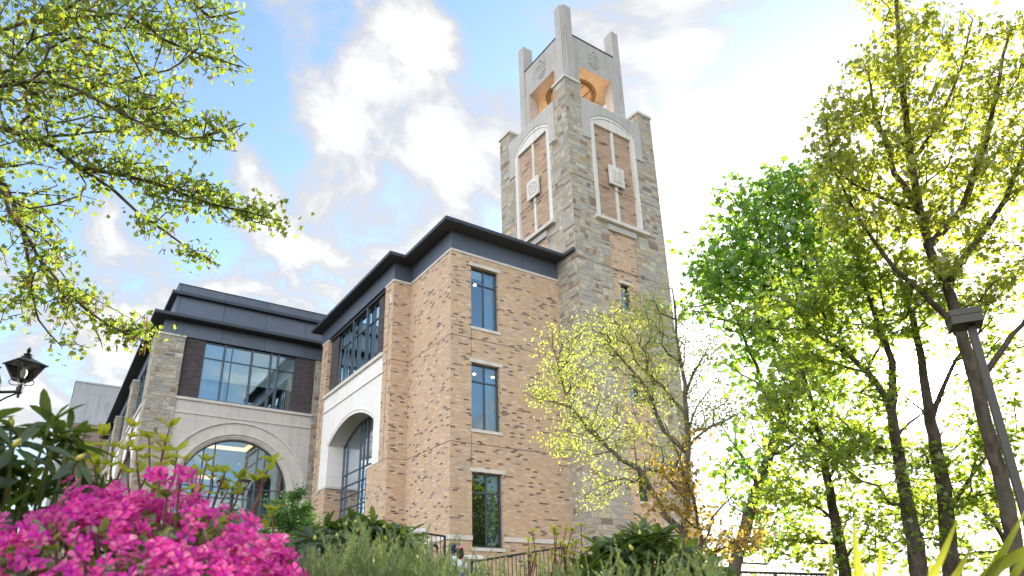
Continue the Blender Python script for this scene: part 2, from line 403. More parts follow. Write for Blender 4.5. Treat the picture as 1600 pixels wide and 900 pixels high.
IRON = plain_mat('black_iron', (.012, .012, .014), .45, .2, .3, 5)
# ------------------------------------------------------------------ ground (one sheet to the horizon)
GZ = -0.62
def sm(a, b, x): t = min(max((x - a) / (b - a), 0), 1); return t * t * (3 - 2 * t)
def ground_z(x, y):
    d = x * CF.x + y * CF.y
    r = math.hypot(x, y)
    return GZ + 0.92 * sm(2.5, 14.5, d) - 1.6 * sm(40, 400, r)
def build_ground():
    rs = [0, 1, 2, 3, 4, 5, 6, 7, 8, 10, 12, 14, 17, 20, 24, 30, 40, 60, 90, 150, 260, 500, 1000, 2500, 5000]
    n = 96; V = [(0, 0, ground_z(0, 0))]; F = []
    for r in rs[1:]:
        for j in range(n):
            a = 2 * math.pi * j / n; x, y = r * math.cos(a), r * math.sin(a)
            V.append((x, y, ground_z(x, y)))
    for j in range(n): F.append((0, 1 + j, 1 + (j + 1) % n))
    for i in range(len(rs) - 2):
        for j in range(n):
            a, b = 1 + i * n + j, 1 + i * n + (j + 1) % n
            F.append((a, a + n, b + n, b))
    m, nt = new_mat('lawn_and_mulch')
    g = nt.n('ShaderNodeNewGeometry').outputs['Position']
    n1 = nt.noise(g, .35, 5, .6); n2 = nt.noise(g, 30, 4, .7)
    c = nt.mix(nt.mr(n1, .45, .6), (.055, .085, .022), (.10, .075, .05))
    c = nt.mix(nt.mr(n2, .3, .7, 0, .6), c, (.025, .035, .012))
    out(nt, principled(nt, c, .95, normal=bump(nt, n2, .03), spec=.1))
    setp(add_mesh('ground', V, F, m, smooth=True), kind='structure')
    # unseen forecourt, added in warm pale paving to bounce sunlight onto the hall
    m, nt = new_mat('bounce_paving')
    g = nt.n('ShaderNodeNewGeometry').outputs['Position']
    n1 = nt.noise(g, 1.2, 5, .6)
    out(nt, principled(nt, nt.mix(nt.mr(n1, .35, .7), (.58, .48, .36), (.46, .38, .29)), .9))
    b = MB()
    xs = np.linspace(-14, 30, 45); ys = np.linspace(9.5, 21.0, 13)
    for x0, x1 in zip(xs, xs[1:]):
        for y0, y1 in zip(ys, ys[1:]):
            b.quad(*[(x, y, ground_z(x, y) + .02) for x, y in ((x0, y0), (x1, y0), (x1, y1), (x0, y1))])
    setp(b.build('bounce_forecourt', m), kind='structure')
build_ground()
BZ = -0.4                                             # walls run down into the soil

# ------------------------------------------------------------------ windows
def bars(mb, ax, c, u0, u1, z0, z1, us, zs, fw, d0, d1, edge=None):
    e = edge or fw
    mb.wbox(ax, c, u0, u0 + e, z0, z1, d0, d1); mb.wbox(ax, c, u1 - e, u1, z0, z1, d0, d1)
    mb.wbox(ax, c, u0 + e, u1 - e, z0, z0 + e, d0, d1); mb.wbox(ax, c, u0 + e, u1 - e, z1 - e, z1, d0, d1)
    for u in us: mb.wbox(ax, c, u - fw / 2, u + fw / 2, z0 + e, z1 - e, d0 + .004, d1 - .004)
    for z in zs: mb.wbox(ax, c, u0 + e, u1 - e, z - fw / 2, z + fw / 2, d0 + .009, d1 - .009)
def room(parent, ax, c, u0, u1, z0, z1, d0, d1, mat=None, name='room_interior'):
    b = MB()
    b.wquad(ax, c, (u0, z0, d1), (u1, z0, d1), (u1, z1, d1), (u0, z1, d1))
    for u in (u0, u1): b.wquad(ax, c, (u, z0, d0), (u, z0, d1), (u, z1, d1), (u, z1, d0))
    for z in (z0, z1): b.wquad(ax, c, (u0, z, d0), (u1, z, d0), (u1, z, d1), (u0, z, d1))
    return b.build(name, mat or ROOM, parent)
def window(parent, ax, c, u0, u1, z0, z1, us=(), zs=(), fw=.06, dep=.14, lintel=None, sill=None, blind=None, drape=None, glass=None, deep=1.6, label=None):
    mb = MB(); bars(mb, ax, c, u0 + .002, u1 - .002, z0 + .002, z1 - .002, us, zs, fw, dep, dep + .09)
    wn = mb.build('window', FRAME, parent)
    if label: wn['label'] = label
    g = MB(); g.wquad(ax, c, (u0 + .01, z0 + .01, dep + .05), (u1 - .01, z0 + .01, dep + .05), (u1 - .01, z1 - .01, dep + .05), (u0 + .01, z1 - .01, dep + .05))
    g.build('pane', glass or GLASS, wn)
    if lintel:
        a, b, p, q = lintel; MB().wbox(ax, c, a, b, p, q, -.035, .10).build('lintel', LIMESOFT, wn)
    if sill:
        a, b, p, q = sill; MB().wbox(ax, c, a, b, p, q, -.05, dep + .02).build('sill', LIMESOFT, wn)
    if blind is not None:
        for (a, b, p) in blind:
            MB().wbox(ax, c, a, b, p, z1 - .03, dep + .115, dep + .12).build('blind', BLIND, wn)
    if drape is not None:
        for (a, b, p, q) in drape:
            d = MB(); n = max(6, int((b - a) / .07)); 
            for i in range(n):
                ua, ub = a + (b - a) * i / n, a + (b - a) * (i + 1) / n
                da, db = (.30 + .03 * math.sin(i * 2.1), .30 + .03 * math.sin((i + 1) * 2.1))
                d.wquad(ax, c, (ua, p, dep + da), (ub, p, dep + db), (ub, q, dep + db), (ua, q, dep + da))
            d.build('drape', DRAPE, wn)
    room(wn, ax, c, u0 - .25, u1 + .25, z0 - .3, z1 + .2, dep + .1, dep + deep)
    return wn

# ------------------------------------------------------------------ brick hall with the arched entrance
X0, Y0 = 12.11, 21.78            # near corner
XP, YS, YE = 11.28, 25.51, 34.68  # projecting bay: plane, start and end
XT, YT, XT2, YT2 = 17.65, 20.387, 23.50, 26.24   # tower footprint
hall = thing('brick_hall', 'three-storey tan brick hall with grey metal eaves and deep arched entrance beside the stone tower', 'building', (X0, Y0, .3))
W1, W2, W3 = (13.05, 14.37, 11.10, 13.86), (13.05, 14.37, 6.84, 9.56), (13.05, 14.40, 2.46, 5.20)
b = MB()
b.wall('y', Y0, X0, XT, BZ, 14.31, (W1, W2, W3), .20)
b.wall('x', X0, Y0, YS, BZ, 14.31)
b.wall('y', YS, XP, X0, BZ, 14.31)
# bay: two brick piers and the brick base either side of the entrance
b.wall('x', XP, YS, 26.40, 6.25, 14.31); b.wall('x', XP, 33.80, YE, 6.25, 14.31)
b.wall('x', XP, YS, 27.60, BZ, 6.25); b.wall('x', XP, 32.75, YE, BZ, 6.25)
for u in (27.60, 32.75): b.wall('y', u, XP, XP + .85, BZ, 6.25)
b.wall('y', 26.40, XP, XP + .2, 11.0, 14.31); b.wall('y', 33.80, XP, XP + .2, 11.0, 14.31)
b.wall('y', YE, XP, 12.9, BZ, 14.31)
b.wall('y', 37.6, X0, XT2, BZ, 14.31); b.wall('x', XT2 - .6, YT2, 37.6, BZ, 14.31)
b.build('wall', BRICK, hall)
j = MB()
for z in (10.57, 6.265):
    j.wbox('y', Y0, X0 - .004, XT, z - .012, z + .012, -.004, .01); j.wbox('x', X0, Y0, YS, z - .012, z + .012, -.004, .01)
    j.wbox('y', YS, XP, X0, z - .012, z + .012, -.004, .01)
j.wbox('x', XP, YS, 26.40, 10.558, 10.582, -.004, .01); j.wbox('x', XP, 33.80, YE, 10.558, 10.582, -.004, .01)
j.wbox('x', XP, YS, 27.58, 6.252, 6.270, -.004, .01)
for z0, z1 in ((5.42, 6.25), (6.28, 6.66), (9.80, 10.555), (10.585, 10.98), (14.08, 14.30)):
    j.wbox('y', Y0, 13.035, 13.055, z0, z1, -.003, .01)
j.wbox('x', XP, 25.93, 25.96, 6.28, 13.7, -.003, .01); j.wbox('x', XP, 34.22, 34.25, 6.28, 13.7, -.003, .01)
j.build('movement_joint', JOINT, hall, each=True)
t = MB()
t.wbox('y', Y0, X0 - .02, XT, 14.31, 14.41, -.03, .1); t.wbox('x', X0, Y0 + .1, YS, 14.31, 14.41, -.03, .1)
t.wbox('y', YS, XP - .03, X0 - .03, 14.31, 14.41, -.03, .1); t.wbox('x', XP, YS + .1, 26.42, 14.31, 14.41, -.03, .1); t.wbox('x', XP, 33.78, YE, 14.31, 14.41, -.03, .1)
t.build('stone_coping', LIMESOFT, hall, each=True)
t = MB()
t.wbox('y', Y0, X0 - .03, 13.04, 2.71, 2.87, -.06, .05); t.wbox('y', Y0, 14.42, XT, 2.71, 2.87, -.06, .05); t.wbox('x', X0, Y0 + .05, YS, 2.71, 2.87, -.06, .05)
t.build('base_course', LIMESOFT, hall, each=True)
# metal frieze and the wide flat eaves
fr = MB()
fz0, fz1 = 14.41, 15.24
fr.wbox('y', Y0, X0, XT, fz0 + .03, fz1, 0, .2); fr.wbox('x', X0, Y0 + .2, YS, fz0 + .03, fz1, 0, .2)
fr.wbox('y', YS, XP, X0, fz0 + .03, fz1, 0, .2); fr.wbox('x', XP, YS + .2, YE + .3, fz0 + .03, fz1, 0, .2); fr.wbox('y', YE + .3, XP + .2, 12.9, fz0 + .03, fz1, -.2, 0)
fr.build('metal_frieze', METAL, hall, each=True)
sh = MB()
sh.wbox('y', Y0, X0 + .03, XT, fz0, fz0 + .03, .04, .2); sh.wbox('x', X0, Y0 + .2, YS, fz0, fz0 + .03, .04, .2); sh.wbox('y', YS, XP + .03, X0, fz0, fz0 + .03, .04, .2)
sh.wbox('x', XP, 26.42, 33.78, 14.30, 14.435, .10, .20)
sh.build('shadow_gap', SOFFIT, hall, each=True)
OV = .63
eave = [(17.46, Y0 - OV - .05), (X0 - OV, Y0 - OV - .05), (X0 - OV, YS - OV), (XP - OV + .1, YS - OV), (XP - OV + .1, YE + .62), (12.9, YE + .62), (12.9, 37.0), (17.6, 37.0), (17.6, YT), (17.46, YT)]
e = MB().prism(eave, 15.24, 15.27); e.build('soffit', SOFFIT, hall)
e = MB(); e.prism([(x, y) for x, y in eave], 15.272, 15.40); e.build('roof', METALDARK, hall)
# windows of the brick face
for (a, bb, p, q), bl in ((W1, .30), (W2, None), (W3, None)):
    window(hall, 'y', Y0, a, bb, p, q, ((a + bb) / 2 + .02,), (q - .74,), .055, .13,
           (a - .09, bb + .12, q + .002, q + .15), (a - .03, bb + .06, p - .12, p - .002),
           blind=[(a + .05, (a + bb) / 2, q - .45)] if bl else None, drape=[(bb - .42, bb - .04, p + .05, q - .05)], glass=TREEGLASS if (a, bb, p, q) == W3 else None)
CEILW = emit_mat('lit_ceiling_lamp', (1.0, .86, .62), 2.6)
for n_, (px, py) in enumerate(((742, 446), (741, 585), (770, 590))):
    c_ = at(px, py, 26.0); T_ = thing('ceiling_lamp', ('small lit round ceiling lamp behind the top hall window', 'lit round ceiling lamp near the left edge inside the middle hall window', 'dimmer round ceiling lamp right of centre inside the middle hall window')[n_], 'ceiling lamp', tuple(c_), 'ceiling lamps in the hall')
    g = MB(); g.lathe((c_.x, c_.y, c_.z + .03), [(.075, 0), (.08, .02), (.08, .05)], 16); g.build('housing', FRAME, T_)
    g = MB(); g.lathe(tuple(c_), [(.02, -.01), (.06, .0), (.06, .029)], 16); g.build('diffuser', CEILW, T_)
# long window over the entrance
u0, u1 = 27.55, 32.68
d = MB(); d.wall('x', XP + .20, 26.40, u0, 11.0, 14.31); d.wall('x', XP + .20, u1, 33.80, 11.0, 14.31); d.build('brick_panel', DARKBRICK, hall, each=True)
wn = window(hall, 'x', XP + .20, u0, u1, 11.17, 14.30, (28.2, 29.95, 31.55, 32.0), (13.45,), .05, .06, glass=GLASS,
            blind=[(27.65, 28.7, 12.4), (28.9, 30.4, 12.2), (30.7, 31.5, 12.7)], drape=[(28.9, 29.6, 11.2, 14.2), (30.7, 31.3, 11.2, 14.2)], deep=2.4)
f = MB()
for u in (28.75, 30.52): f.wbox('x', XP + .20, u - .055, u + .055, 11.16, 14.30, -.10, .05)
f.build('fin', FRAME, wn, each=True)
# pale stone panel with the entrance arch
AU0, AU1 = 27.10, 32.68
arc = seg_arc(AU0, AU1, 8.30, .86)
p = MB(); p.arch_wall('x', XP, 26.40, 33.80, 6.26, 11.0, AU0, AU1, arc, .85)
p.wbox('x', XP, 26.40, 33.80, 10.225, 10.245, -.004, .01)
st = p.build('entrance_arch', LIMEWHITE, hall)
g = MB(); g.wbox('x', XP, 26.38, 33.82, 11.0, 11.17, -.10, .24); g.build('cornice', LIMESOFT, st)
g = MB(); g.wbox('x', XP, 26.40, 33.80, 10.20, 10.222, -.05, .006); g.build('string_course', LIMESOFT, st)
g = MB()
arc2 = seg_arc(AU0 - .14, AU1 + .14, 8.30, .98)
N = 40
for i in range(N):
    ua, ub = AU0 - .14 + (AU1 - AU0 + .28) * i / N, AU0 - .14 + (AU1 - AU0 + .28) * (i + 1) / N
    za, zb = arc2(ua), arc2(ub)
    g.add([wp('x', XP, ua, za, -.02), wp('x', XP, ub, zb, -.02), wp('x', XP, ub, zb + .05, -.02), wp('x', XP, ua, za + .05, -.02),
           wp('x', XP, ua, za, .002), wp('x', XP, ub, zb, .002), wp('x', XP, ub, zb + .05, .002), wp('x', XP, ua, za + .05, .002)],
          [(0, 1, 2, 3), (0, 1, 5, 4), (3, 2, 6, 7)])
g.build('arch_moulding', LIMESOFT, st)
g = MB(); g.wbox('x', XP, 32.66, 33.85, 6.20, 6.30, -.03, .87); g.wbox('x', XP, 27.0, 27.62, 6.20, 6.30, -.03, .87); g.build('impost', LIMESOFT, st, each=True)
# glazed entrance screen
ent = MB()
XG = XP + .85
mull = (28.6, 29.63, 30.08, 30.50, 32.17)
for u in mull: ent.wbox('x', XG, u - .03, u + .03, BZ, arc(u) - .01, -.05, .05)
for z in (6.84, 6.26, 5.73, 5.17, 4.6, 3.2, 1.8): ent.wbox('x', XG, 27.1, 32.7, z - .03, z + .03, -.045, .045)
Narc = 30
for i in range(Narc):
    ua, ub = AU0 + (AU1 - AU0) * i / Narc, AU0 + (AU1 - AU0) * (i + 1) / Narc
    za, zb = arc(ua), arc(ub)
    ent.add([wp('x', XG, ua, za - .09, -.05), wp('x', XG, ub, zb - .09, -.05), wp('x', XG, ub, zb, -.05), wp('x', XG, ua, za, -.05),
             wp('x', XG, ua, za - .09, .05), wp('x', XG, ub, zb - .09, .05)], [(0, 1, 2, 3), (0, 1, 5, 4)])
ent.wbox('x', XG, 32.60, 32.70, BZ, 8.35, -.05, .05)
es = ent.build('entrance_screen', FRAME, hall)
g = MB()
for i in range(Narc):
    ua, ub = AU0 + (AU1 - AU0) * i / Narc, AU0 + (AU1 - AU0) * (i + 1) / Narc
    g.wquad('x', XG, (ua, BZ, 0), (ub, BZ, 0), (ub, arc(ub), 0), (ua, arc(ua), 0))
g.build('pane', DARKGLASS, es)
room(es, 'x', XG, 26.9, 33.0, BZ, 10.2, .1, 3.0)
MB().box(XP - .06, XP, 25.62, 25.78, 13.25, 13.75).build('wall_lantern', LIMESOFT, hall)

# ------------------------------------------------------------------ stone-trimmed wing with the round arch
YL, XL = 37.20, 3.32
wing = thing('arched_wing', 'grey metal-roofed wing with a big round-arched window and stone corner pier', 'building', (8.0, YL, .3))
b = MB()
b.wall('y', YL - .05, XL, 4.70, BZ, 14.34)
b.wall('x', XL, YL - .05, YL + 1.75, BZ, 14.34)
b.wall('x', 4.70, YL - .05, YL + .3, BZ, 14.34); b.mark()
b.wall('y', YL - .02, 11.75, 12.6, BZ, 14.40); b.wall('x', 11.75, YL - .02, YL + .3, BZ, 14.4)
for y in (46.9, 56.1, 65.2):
    b.mark(); b.wall('x', XL, y - .9, y + .9, BZ, 14.34); b.wall('y', y - .9, XL, XL + .7, BZ, 14.34)
b.build('stone_pier', STONE, wing, each=True)
t = MB(); t.wbox('y', YL - .05, XL - .04, 4.74, 14.34, 14.44, -.05, 1.8)
for y in (46.9, 56.1, 65.2): t.wbox('x', XL, y - .94, y + .94, 14.34, 14.44, -.05, .7)
t.build('pier_cap', LIMESOFT, wing, each=True)
d = MB(); d.wall('y', YL + .12, 4.70, 5.71, 11.0, 14.44); d.mark(); d.wall('y', YL + .12, 10.62, 11.75, 11.0, 14.44); d.build('brick_panel', DARKBRICK, wing, each=True)
# paired roller blinds behind the big upper window
wn = window(wing, 'y', YL + .12, 5.71, 10.62, 11.20, 14.38, (7.15, 8.20, 9.62), (13.50,), .05, .04,
            blind=[(5.8, 6.72, 12.35), (6.78, 8.16, 12.35), (8.24, 9.2, 12.38), (9.27, 10.55, 12.42)], drape=[(5.8, 7.0, 11.2, 14.3), (7.2, 8.15, 11.2, 14.3)], deep=2.2)
f = MB()
for u in (6.75, 8.20, 9.23, 9.63): f.wbox('y', YL + .12, u - .045, u + .045, 11.18, 14.38, -.05, .05)
f.build('fin', FRAME, wn, each=True)
CX, CZ, RI, RO = 8.07, 6.55, 2.72, 3.58
semi = lambda u: CZ + math.sqrt(max(RO * RO - (u - CX) ** 2, 0))
p = MB(); p.arch_wall('y', YL, 4.70, 11.75, BZ, 11.0, CX - RO, CX + RO, semi, .35)
st = p.build('round_arch', LIME, wing)
g = MB(); g.wbox('y', YL, 4.70, 11.75, 11.0, 11.14, -.09, .2); g.build('cornice', LIMESOFT, st)
g = MB(); g.wbox('y', YL, 4.70, 11.75, 10.30, 10.36, -.05, .01); g.build('string_course', LIMESOFT, st)
g = MB()
for r0, r1, d0 in ((RO - .02, RO + .10, -.035), (3.05, RO - .02, .05), (2.95, 3.05, .02), (2.84, 2.95, .10), (2.76, 2.84, .15), (RI, 2.76, .22)):
    g.arch_ring('y', YL, CX, CZ, r0, r1, d0, .45, zdrop=BZ)
g.build('arch_moulding', LIMESOFT, st)
sc = MB()
YG = YL + .34
sc.arch_ring('y', YG, CX, CZ, RI - .07, RI + .02, 0, .1, zdrop=4.9)
for u in (6.42, 7.0 - .05, 9.13, 9.53): sc.wbox('y', YG, u - .035, u + .035, 4.9, CZ + math.sqrt(RI ** 2 - (u - CX) ** 2) - .02, .0, .09)
for z in (6.75, 6.2, 5.66): sc.wbox('y', YG, CX - RI, CX + RI, z - .03, z + .03, .01, .085)
sc.wbox('y', YG, CX - RI, CX + RI, 4.82, 4.92, -.02, .1)
aw = sc.build('arch_window', FRAME, wing)
g = MB()
P = [(CX + RI * math.cos(a), CZ + RI * math.sin(a)) for a in np.linspace(0, math.pi, 33)]
for (ua, za), (ub, zb) in zip(P, P[1:]): g.wquad('y', YG, (ua, 4.9, .05), (ua, za, .05), (ub, zb, .05), (ub, 4.9, .05))
g.build('pane', GLASS, aw)
room(aw, 'y', YG, 4.9, 11.3, 4.2, 10.4, .15, 5.0)
COVE = emit_mat('warm_cove_light', (1.0, .62, .30), .55)
g = MB(); g.box(5.0, 9.05, YG + 3.0, YG + 3.12, 9.42, 9.62); g.box(9.05, 9.2, YG + .5, YG + 3.12, 9.42, 9.62); g.box(5.0, 8.0, YG + 4.7, YG + 4.8, 8.0, 8.2)
g.build('cove_light', COVE, aw, each=True)
MB().box(CX - RI - .4, CX + RI + .4, YL - .14, YL + .3, 4.62, 4.81).build('sill', LIMESOFT, aw)
b = MB()                                              # the stone below the arched window
b.wbox('y', YL, CX - RI + .02, CX + RI - .02, BZ, 4.62, .16, .5); b.build('apron_wall', LIME, wing)
# roof tiers
fr = MB()
fr.wbox('y', YL, 3.60, 12.75, 14.45, 15.25, .02, .3); fr.wbox('x', 3.60, YL + .3, 66.0, 14.45, 15.25, 0, .3)
fr.build('metal_frieze', METAL, wing, each=True)
OL = [(3.0, YL - .62), (13.0, YL - .62), (13.0, YL), (20, YL), (20, 66.6), (3.0, 66.6)]
MB().prism(OL, 15.25, 15.28).build('soffit', SOFFIT, wing)
MB().prism(OL, 15.282, 15.42).build('eaves', METALDARK, wing)
pr_ = MB(); pr_.box(4.02, 20, YL + .4, 66, 15.43, 16.86); pr_.box(4.06, 20, YL + .44, 66, 17.04, 17.58); pr_.build('parapet', METAL, wing, each=True)
pr_ = MB(); pr_.box(3.74, 20.2, YL + .12, 66.3, 16.865, 17.03); pr_.box(4.03, 20.1, YL + .41, 66.1, 17.582, 17.62); pr_.build('parapet_ledge', METALDARK, wing, each=True)
b = MB()                                              # long side: glazed bays between the stone piers
for ya, yb in ((38.95, 46.0), (47.8, 55.2), (57.0, 64.3)):
    w_ = MB(); bars(w_, 'x', XL + .35, ya + .002, yb - .002, 11.15, 14.44, np.linspace(ya, yb, 6)[1:-1], (13.5,), .07, 0, .09)
    ww = w_.build('window', FRAME, wing)
    g = MB(); g.wquad('x', XL + .35, (ya, 11.15, .05), (yb, 11.15, .05), (yb, 14.44, .05), (ya, 14.44, .05)); g.build('pane', GLASS, ww)
    room(ww, 'x', XL + .35, ya - .1, yb + .1, 11.0, 14.9, .12, 2.4)
    ar = MB(); hw = (yb - ya) / 2 - .5; uc = (ya + yb) / 2
    ar.arch_wall('x', XL + .12, ya, yb, BZ, 11.0, uc - hw, uc + hw, lambda u: 6.2 + math.sqrt(max(hw * hw - (u - uc) ** 2, 0)), .4)
    ar.wbox('x', XL + .12, ya, yb, 11.0, 11.14, -.09, .3); ar.wbox('x', XL + .12, ya, yb, 10.3, 10.36, -.05, .0)
    ar.arch_ring('x', XL + .12, uc, 6.2, hw - .02, hw + .12, -.04, .02, zdrop=BZ)
    aa = ar.build('round_arch', LIMEWHITE, wing)
    g = MB(); g.wquad('x', XL + .5, (ya, BZ, .02), (yb, BZ, .02), (yb, 11.0, .02), (ya, 11.0, .02)); g.build('pane', DARKGLASS, aa)
    room(aa, 'x', XL + .55, ya, yb, BZ, 10.9, .02, 2.4)
b = MB(); b.wall('x', 19.9, YL + .5, 66, BZ, 15.25); b.wall('y', 66.0, XL + .5, 19.9, BZ, 15.25); b.build('rear_wall', DARKBRICK, wing)

# ------------------------------------------------------------------ bell tower
tower = thing('bell_tower', 'tall square bell tower of mixed grey and tan stone with pale belfry', 'tower', ((XT + XT2) / 2, (YT + YT2) / 2, .3))
CW = .94
bw0, bw1 = 19.74, 21.43                               # brick slot on the front
WN = [(20.25, 20.80, 12.98, 14.36), (20.25, 20.80, 8.63, 9.94), (20.25, 20.80, 4.40, 5.72)]
b = MB()
front_holes = [(bw0, bw1, BZ, 17.0), (19.09, 22.07, 17.52, 24.2)]
b.wall('y', YT, XT, XT2, BZ, 24.2, front_holes, .07)
by0, by1 = YT + 2.09, YT + 3.78
b.wall('x', XT, YT, YT2, BZ, 24.2, [(by0, by1, 15.3, 17.0), (YT + 1.44, YT + 4.42, 17.52, 24.2)], .07)
b.wall('y', YT2, XT, XT2, BZ, 24.2); b.wall('x', XT2, YT, YT2, BZ, 24.2)
for x in (XT, XT2 - CW):
    for y in (YT, YT2 - CW):
        for ax, c, s0, s1 in (('y', y, x, x + CW), ('y', y + CW, x, x + CW), ('x', x, y, y + CW), ('x', x + CW, y, y + CW)):
            b.wall(ax, c, s0, s1, 24.2, 25.06)
b.build('stone_shaft', STONE, tower)
j = MB()
for z in (14.98, 19.40): 
    j.wbox('y', YT, XT - .004, XT2, z - .014, z + .014, -.004, .01); j.wbox('x', XT, YT, YT2, z - .014, z + .014, -.004, .01)
j.build('movement_joint', JOINT, tower, each=True)
t = MB()
for x in (XT, XT2 - CW):
    for y in (YT, YT2 - CW): t.mark(); t.box(x - .06, x + CW + .06, y - .06, y + CW + .06, 25.06, 25.19); t.box(x - .03, x + CW + .03, y - .03, y + CW + .03, 25.19, 25.24)
t.build('pier_cap', LIMESOFT, tower, each=True)
s = MB(); s.wall('y', YT + .06, bw0, bw1, BZ, 17.0, WN, .2); s.mark(); s.wall('x', XT + .06, by0, by1, 15.3, 17.0); s.build('brick_slot', BRICK, tower, each=True)
for a, c, p, q in WN:
    window(tower, 'y', YT + .06, a, c, p, q, (), (), .045, .12, (a - .06, c + .10, q + .002, q + .12), (a - .03, c + .05, p - .10, p - .002))
t = MB(); t.wbox('y', YT, bw0 - .03, bw1 + .10, 17.02, 17.34, -.05, .1); t.wbox('x', XT, by0 - .1, by1 + .03, 17.02, 17.34, -.05, .1); t.build('lintel_band', LIMETOWER, tower, each=True)
# tall blind panels, one on each visible face
for ax, c, o, sgn in (('y', YT, XT, 1), ('x', XT, YT, 1)):
    L = lambda v: o + v
    arcp = seg_arc(L(1.44), L(4.42), 23.15, .60)
    pb = MB()
    pb.arch_wall(ax, c, L(CW), L(5.85 - CW), 21.9, 24.2, L(1.44), L(4.42), arcp, .0)
    # the limestone stands a little proud of the stone
    lime = MB()
    N = 30
    lime.wbox(ax, c, L(CW), L(1.44), 21.9, 23.15, -.05, .06); lime.wbox(ax, c, L(4.42), L(5.85 - CW), 21.9, 23.15, -.05, .06)
    lime.wbox(ax, c, L(CW), L(1.44), 23.15, 24.2, -.05, .06); lime.wbox(ax, c, L(4.42), L(5.85 - CW), 23.15, 24.2, -.05, .06)
    for i in range(N):
        ua, ub = L(1.44 + 2.98 * i / N), L(1.44 + 2.98 * (i + 1) / N)
        za, zb = arcp(ua), arcp(ub)
        lime.add([wp(ax, c, ua, za, -.05), wp(ax, c, ub, zb, -.05), wp(ax, c, ub, 24.2, -.05), wp(ax, c, ua, 24.2, -.05), wp(ax, c, ua, za, .14), wp(ax, c, ub, zb, .14)],
                 [(0, 1, 2, 3), (0, 1, 5, 4)])
    # sloped weathering up to the belfry
    lime.add([wp(ax, c, L(CW), 24.2, -.05), wp(ax, c, L(5.85 - CW), 24.2, -.05), wp(ax, c, L(5.85 - CW), 24.32, .0), wp(ax, c, L(CW), 24.32, .0),
              wp(ax, c, L(5.85 - CW), 24.50, .82), wp(ax, c, L(CW), 24.50, .82)], [(0, 1, 2, 3), (3, 2, 4, 5)])
    lm = lime.build('limestone_surround', LIMETOWER, tower)
    pn = MB(); pn.wquad(ax, c, (L(1.6), 17.6, .13), (L(4.3), 17.6, .13), (L(4.3), 23.0, .13), (L(1.6), 23.0, .13)); pnl = pn.build('brick_panel', PANELBRICK, tower)
    tr = MB()
    tr.wbox(ax, c, L(1.44), L(1.68), 17.56, 23.0, -.03, .13); tr.wbox(ax, c, L(4.18), L(4.42), 17.56, 23.0, -.03, .13)
    for i in range(N):
        ua, ub = L(1.44 + 2.98 * i / N), L(1.44 + 2.98 * (i + 1) / N)
        za, zb = arcp(ua) - .015, arcp(ub) - .015
        tr.add([wp(ax, c, ua, 23.0, .0), wp(ax, c, ub, 23.0, .0), wp(ax, c, ub, zb, .0), wp(ax, c, ua, za, .0), wp(ax, c, ua, 23.0, .13), wp(ax, c, ub, 23.0, .13)],
               [(0, 1, 2, 3), (0, 1, 5, 4)])
    for i in range(N):                                  # raised rim under the arch
        ua, ub = L(1.44 + 2.98 * i / N), L(1.44 + 2.98 * (i + 1) / N)
        za, zb = arcp(ua) - .015, arcp(ub) - .015
        tr.add([wp(ax, c, ua, za - .16, -.03), wp(ax, c, ub, zb - .16, -.03), wp(ax, c, ub, zb, -.03), wp(ax, c, ua, za, -.03), wp(ax, c, ua, za - .16, .001), wp(ax, c, ub, zb - .16, .001)],
               [(0, 1, 2, 3), (0, 1, 5, 4)])
    tr.wbox(ax, c, L(2.86), L(3.01), 17.57, 23.0, .05, .13)
    tr.build('frame', LIMETRIM, pnl)
    si = MB(); si.wbox(ax, c, L(1.30), L(4.62), 17.38, 17.555, -.20, .13); si.build('sill', LIMESOFT, pnl)
    tb = MB(); u0, u1 = L(2.45), L(3.41); tb.wbox(ax, c, u0, u1, 19.72, 20.80, -.06, .03)
    tbo = tb.build('tablet', LIMETRIM, pnl)
    em = MB()
    if ax == 'y':                                       # open book between two columns
        for a_, b_, p_, q_ in ((.18, .24, 19.95, 20.62), (.72, .78, 19.95, 20.62), (.18, .78, 19.90, 19.95), (.34, .38, 20.02, 20.60), (.46, .50, 20.02, 20.50), (.58, .62, 20.02, 20.60)):
            em.wbox(ax, c, u0 + a_, u0 + b_, p_, q_, -.085, -.055)
    else:                                               # roundel
        uc, zc = (u0 + u1) / 2, 20.26
        em.arch_ring(ax, c, uc, zc, .30, .35, -.085, -.055, 0, 359.9)
        em.arch_ring(ax, c, uc, zc, .10, .14, -.085, -.055, 0, 359.9, 20)
        for k in range(4):
            a_ = R_(45 + 90 * k)
            em.tube([wp(ax, c, uc + .14 * math.cos(a_), zc + .14 * math.sin(a_), -.065), wp(ax, c, uc + .30 * math.cos(a_), zc + .30 * math.sin(a_), -.065)], .02, 6)
    em.build('carved_emblem', LIME, pnl)
